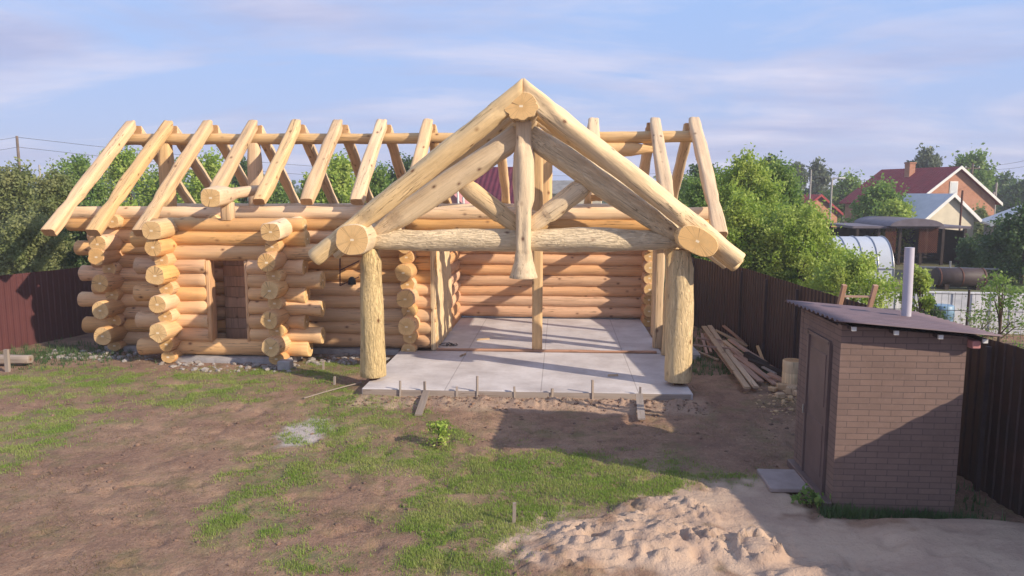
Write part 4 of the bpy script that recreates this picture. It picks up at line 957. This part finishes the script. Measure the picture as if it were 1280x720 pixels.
gable_house('pink_annex',597,0,38,2.2,3.0,3.95,2.7,R(60),M['pink'],M['pink'],'low dusty pink annex left of the maroon roofed house',cat='annex',over=.1,trim='pink')
for i,(px,y0_,y1_) in enumerate(((572,238,268),(579,246,268))):
    a=A(px,y0_,34); b_=A(px+5,y1_,34); mb=MB(); mb.tube([a,Vector((b_.x,34,0))],.05,8); tag(mb.build('white_pipe',M['white']),('taller' if i==0 else 'shorter')+' white pipe standing before the pink annex','pipe','white pipes by the annex')
gable_house('grey_barn',752,0,72,8,5,4.95,3.9,R(-4),M['cream'],M['greyroof'],'long low cream building with grey roof seen through the right side of the truss',cat='barn',over=.3,trim='greyroof')
q=A(738,262,34); mb=MB(); mb.box((q.x+.4,33,.9),(3.2,.2,3.9)); tag(mb.build('plaster_wall',M['foundation']),'speckled grey yard wall seen beneath the barn through the truss','wall')
gable_house('white_garden_house',124,0,60,4,3.5,4.1,3.2,R(-20),M['cream'],M['greyroof'],'small pale garden house showing between the two leftmost rafters',cat='garden house',over=.2)
gable_house('pale_cottage',418,0,52,4,4,3.6,2.7,R(-20),M['cream'],M['steelroof'],'pale cottage glimpsed low between the middle rafters',cat='cottage',over=.2)
# greenhouse
def greenhouse():
    Y=34; a=A(1118,332,Y); b_=A(985,332,Y); zt=A(1090,298,Y).z; root=empty('greenhouse',(a.x,Y,0)); tag(root,'arched greenhouse with clouded plastic cover behind the fruit trees','greenhouse')
    Lx=a.x-b_.x; Wd=3.0; mb=MB(); n=16; vs=[];fs=[]
    sec=[(-Wd/2*math.cos(math.pi*i/n)*1., zt*math.sin(math.pi*i/n)**.8) for i in range(n+1)]
    for x in(0,-Lx): vs+=[(x+a.x,Y+1.5+y,z) for y,z in sec]
    for i in range(n): fs.append((i,i+1,n+2+i,n+1+i))
    mb.add(vs,fs,0,True); mb.add(vs[:n+1],[tuple(range(n+1))]); mb.add(vs[n+1:],[tuple(range(n,-1,-1))])
    mb.build('cover',M['poly'],root)
    mb=MB()
    for k in range(8):
        x=a.x-Lx*k/7; mb.tube([(x,Y+1.5+y*1.01,z*1.008) for y,z in sec],.025,5)
    mb.tube([(a.x,Y-.02,.62),(a.x-Lx,Y-.02,.62)],.025,5); mb.build('frame',M['metal'],root)
greenhouse()
# canopy with lattice sides
def canopy():
    Y=42; root=empty('garden_canopy',(19.5,Y,0)); tag(root,'dark open garden canopy with arched roof and red lattice panels','canopy')
    a=A(1066,284,Y); b_=A(1215,282,Y); c0=A(1108,272,Y); c1=A(1166,272,Y); zr=a.z; D=4.5
    mb=MB(); mb.box(((a.x+b_.x)/2,Y+D/2,zr),(b_.x-a.x,D,.12)); RFc=mb.build('roof',M['darkroof'],root)
    mb=MB(); n=12; vs=[];fs=[]; w_=c1.x-c0.x; cx=(c1.x+c0.x)/2+.3
    for y in(Y-.3,Y+D+.3):
        for i in range(n+1): an=math.pi*i/n; vs.append((cx-w_/2*math.cos(an)*1.15,y,zr+.07+.42*math.sin(an)))
    for i in range(n): fs.append((i,i+1,n+2+i,n+1+i))
    mb.add(vs,fs,0,True); mb.add(vs[:n+1],[tuple(range(n+1))]); mb.add(vs[n+1:],[tuple(range(n,-1,-1))]); mb.build('arched_roof',M['darkroof'],root)
    for i in range(6):
        x=a.x+.3+(b_.x-a.x-.6)*i/5
        for y in(Y+.1,Y+D-.1): MB().box((x,y,zr/2-.02),(.14,.14,zr-.1)).build('post',M['darkwood'],root)
    for i,(u0,u1) in enumerate(((1106,1120),(1148,1172))):
        p0=A(u0,300,Y); p1=A(u1,300,Y); mb=MB(); w_=p1.x-p0.x; k=int(w_/.11)
        for j in range(-12,k+1):
            for sgn in(1,-1):
                xa=p0.x+j*.11 if sgn>0 else p1.x-j*.11; 
                t0=max(0,(p0.x-xa)/1.4 if sgn>0 else (xa-p1.x)/1.4); t1=min(1,(p1.x-xa)/1.4 if sgn>0 else (xa-p0.x)/1.4)
                if t1<=t0: continue
                mb.tube([(xa+sgn*1.4*t0,Y+.02*sgn,.7+1.4*t0),(xa+sgn*1.4*t1,Y+.02*sgn,.7+1.4*t1)],.012,4,cap=False)
        mb.build('lattice_panel',M['lattice'],root)
    mb=MB(); mb.box(((a.x+b_.x)/2,Y+D-.05,zr/2-.1),(b_.x-a.x-.2,.06,zr-.2)); mb.box((b_.x-.2,Y+D/2,zr/2-.1),(.06,D-.5,zr-.2)); mb.build('painted_shade_panel',M['darkwood'],root)  # dark back and side sheets added to stand in for shade under the roof
    mb=MB(); mb.box(((a.x+b_.x)/2,Y+1.5,.4),(3.6,.9,.06)); mb.box(((a.x+b_.x)/2-1.2,Y+1.5,.2),(.1,.7,.4)); mb.box(((a.x+b_.x)/2+1.2,Y+1.5,.2),(.1,.7,.4)); mb.build('bench',M['darkwood'],root)
canopy()
# dark board fence right of the canopy
def boardfence():
    root=empty('board_fence',(24,40,0)); tag(root,'dark grey board fence running right from the canopy','fence')
    a=A(1205,300,40); b_=A(1290,300,38); n=44; mb=MB()
    for i in range(n):
        t=i/n; p=a.lerp(b_,t); h=1.65+random.uniform(-.12,.1); mb.box((p.x,p.y,h/2),((b_.x-a.x)/n*.8,.03,h))
    mb.build('boards',M['greyroof'],root)
    for z in(.5,1.3): MB().tube([Vector((a.x,a.y+.05,z)),Vector((b_.x,b_.y+.05,z))],.04,4).build('rail',M['darkwood'],root)
boardfence()
# tank on cradles
def tank():
    Y=32; a=A(1168,348,Y); b_=A(1229,347,Y); root=empty('steel_tank',((a.x+b_.x)/2,Y,0)); tag(root,'rusty horizontal steel tank lying beyond the white panel fence','tank')
    r=.40; z=.46; x0_,x1_=a.x,b_.x; mb=MB(); mb.tube([(x0_,Y,z),(x0_+.03,Y,z),(x1_-.03,Y,z),(x1_,Y,z)],[r*.9,r,r,r*.9],24); mb.build('shell',M['rail'],root)
    for x in(x0_+.1,(x0_+x1_)/2,x1_-.1): MB().tube([(x-.02,Y,z),(x+.02,Y,z)],r+.02,24).build('band',M['rust'],root)
    for x in(x0_+.35,x1_-.35): MB().box((x,Y,.05),(.16,.7,.3)).build('cradle',M['darkwood'],root)
    MB().tube([(x0_+.6,Y,z+r-.02),(x0_+.6,Y,z+r+.28)],.04,8).build('filler_neck',M['metal'],root)
tank()
# ladder-like garden fence rail behind the tank, frame
a=A(1150,334,36); b_=A(1290,338,34); mb=MB(); mb.tube([a,b_],.05,6)
for t in(.05,.3,.6,.9): p=a.lerp(b_,t); mb.tube([p,Vector((p.x,p.y,0))],.04,6)
tag(mb.build('garden_rail',M['foundation']),'low grey rail on posts behind the steel tank','rail')
# white panel fence with wire mesh in front
WF=empty('panel_fence',(10,21.6,0)); tag(WF,'low whitewashed panel fence running right behind the shed','fence')
pa=Vector((6.4,22.2,0)); pb=Vector((16.5,21.3,0)); n=5
for i in range(n):
    c=pa.lerp(pb,(i+.5)/n); rot=Matrix.Rotation(math.atan2(pb.y-pa.y,pb.x-pa.x),3,'Z')
    h=1.16+random.uniform(-.03,.03)
    mb=MB(); mb.box((c.x,c.y,h/2),((pb-pa).length/n-.03,.06,h),M=rot,bev=.01)
    for k in range(4):
        e=pa.lerp(pb,(i+(k+.5)/4)/n); mb.box((e.x,e.y-.035,h/2),(.05,.03,h-.1),M=rot)
    mb.build('panel',M['whitepanel'],WF)
MF=empty('mesh_fence',(9,19.6,0)); tag(MF,'dark welded wire mesh fence in front of the white panels','fence')
pa=Vector((5.6,20.3,0)); pb=Vector((15.5,19.2,0)); mb=MB(); k=int((pb-pa).length/.16)
for i in range(k+1):
    p=pa.lerp(pb,i/k); mb.tube([p,p+Vector((0,0,1.42))],.0045,4,cap=False)
for z in(.12,.5,.95,1.38): mb.tube([pa+Vector((0,0,z)),pb+Vector((0,0,z))],.009,4,cap=False)
mb.build('wire_mesh',M['wire'],MF)
for i in range(5): p=pa.lerp(pb,i/4); MB().tube([p-Vector((0,0,.1)),p+Vector((0,0,1.5))],.03,8).build('post',M['rail'],MF)
q=A(1178,395,20.9); mb=MB(); mb.tube([(q.x,20.9,0),(q.x,20.9,.02),(q.x,20.9,.3),(q.x,20.9,.32),(q.x,20.9,.34),(q.x,20.9,.62),(q.x,20.9,.64),(q.x,20.9,.9),(q.x,20.9,.93)],[.26,.28,.28,.295,.28,.28,.295,.28,.25],20)
tag(mb.build('blue_barrel',M['blue']),'faded blue plastic barrel between the wire mesh and the white panels','barrel')
T(1162,388,20.6,44,'dark','creeping bush climbing beside the blue barrel','shrubs in the neighbouring gardens',n=2600,leaf=.09,base=.05,seed=60,name='creeper_bush',cat='bush')
T(1230,396,20.4,110,'olive','sparse weedy bush growing through the wire mesh','shrubs in the neighbouring gardens',n=1100,leaf=.07,base=.05,spread=.2,seed=61,name='weedy_bush',cat='bush')
q=G(550,556); tree('leafy_weed',q.x,q.y,.38,.42,'lime','single leafy yellow green weed in front of the slab','weeds',n=260,leaf=.07,base=.05,ncl=10,seed=62,cat='weed')
q=G(1012,632)
tree('leafy_weed',q.x,q.y,.16,.4,'mid','low dark weed beside the paving slab and shed corner','weeds',n=160,leaf=.08,base=.05,ncl=8,seed=63,cat='weed')

# ------------------------------------------------------------ poles, lamp, wires
def upole(px,ytop,Y,mat,label,r=.12,arm=True,name='utility_pole',top2=None):
    p=A(px,ytop,Y); root=empty(name,(p.x,Y,0)); tag(root,label,'utility pole','utility poles along the village street')
    mb=MB(); mb.tube([(p.x,Y,-.1),(p.x,Y,p.z)],[r,r*.65],8); mb.build('mast',M[mat],root)
    if arm:
        MB().box((p.x,Y,p.z-.5),(1.5,.1,.1)).build('crossarm',M['wpole'],root)
        for s in(-.65,0,.65): MB().tube([(p.x+s,Y,p.z-.45),(p.x+s,Y,p.z-.28)],.05,6).build('insulator',M['white'],root)
    return Vector((p.x,Y,p.z-.28))
w1=upole(21,170,52,'wpole','dark topped power pole at the far left edge',.13,False)
w2=upole(49,206,50,'pole','slender pale pole half hidden in the willow',.09,False)
w3=upole(969,206,62,'pole','power pole with crossarm rising above the fruit trees',.13)
w4=upole(1014,212,80,'pole','thin pole just left of the street lamp',.12,False)
w5=upole(1216,204,78,'wpole','wooden power pole with crossarm in front of the leafy tree',.15)
w6=upole(1246,228,70,'pole','pale pole right of the brick house',.11,False)
q=A(1246,228,70); 
mb=MB(); a=A(1243,240,70); b_=A(1230,262,70); mb.tube([a,Vector((b_.x,70,.0))],.09,6); tag(mb.build('pole_brace',M['pole']),'slanting brace leaning against the pale pole','brace')
LMP=A(1040,224,58); root=empty('street_lamp',(LMP.x,58,0)); tag(root,'pale street lamp above the fruit trees left of the brick house','street lamp')
MB().tube([(LMP.x,58,0),(LMP.x,58,LMP.z)],[.11,.07],8).build('mast',M['pole'],root)
MB().tube([(LMP.x,58,LMP.z),(LMP.x+.3,58,LMP.z+.10),(LMP.x+.5,58,LMP.z+.1)],.035,6).build('arm',M['pole'],root)
MB().box((LMP.x+.7,58,LMP.z+.08),(.5,.2,.12),bev=.03).build('lamp_head',M['white'],root)
q=A(1184,212,49); mb=MB(); mb.tube([(q.x,47,0),(q.x,47,A(1184,238,47).z)],.06,8); tag(mb.build('stove_pipe',M['rust']),'thin dark rusty pipe standing before the cream outhouse','pipe')
def wire(a,b,sag,label,r=.012):
    a,b=Vector(a),Vector(b); pts=[a.lerp(b,i/16)-Vector((0,0,sag*4*(i/16)*(1-i/16))) for i in range(17)]
    mb=MB(); mb.tube(pts,r,4,cap=False); tag(mb.build('power_line',M['wire']),label,'power line','power lines')
wire(A(-200,176,52),w1+Vector((0,0,.2)),.5,'upper wire running left from the far left power pole')
wire(A(-200,190,52),w1-Vector((0,0,.5)),.5,'lower wire running left from the far left power pole')
wire(w1+Vector((0,0,.2)),A(900,212,95),1.6,'upper wire from the far left pole running behind the roof',.014)
wire(w1-Vector((0,0,.5)),A(900,222,95),1.6,'lower wire from the far left pole running behind the roof',.014)
wire(w3,w5,1.2,'upper long wire between the two crossarm poles',.014)
wire(w3-Vector((0,0,.5)),w5-Vector((0,0,.6)),1.5,'lower long wire between the two crossarm poles',.014)
wire(w5,A(1420,150,50),.8,'upper wire rising right from the wooden power pole',.012)
wire(w5-Vector((0,0,.3)),A(1420,165,50),.8,'lower wire rising right from the wooden power pole',.012)

# ------------------------------------------------------------ air
mb=MB(); mb.box((0,190,12),(760,420,26.4)); HZ=mb.build('haze',None); tag(HZ,'thin summer haze over the village',kind='stuff')
hm=bpy.data.materials.new('haze'); hm.use_nodes=True; hn=hm.node_tree; hn.nodes.clear(); ho=hn.nodes.new('ShaderNodeOutputMaterial'); pv=hn.nodes.new('ShaderNodeVolumePrincipled')
pv.inputs['Color'].default_value=(.86,.88,.96,1); pv.inputs['Density'].default_value=.0012; hn.links.new(pv.outputs[0],ho.inputs['Volume']); HZ.data.materials.append(hm)

# ------------------------------------------------------------ render
scene.render.engine='CYCLES'; scene.render.resolution_x=1024; scene.render.resolution_y=576
scene.cycles.max_bounces=6; scene.cycles.diffuse_bounces=3; scene.cycles.transparent_max_bounces=4
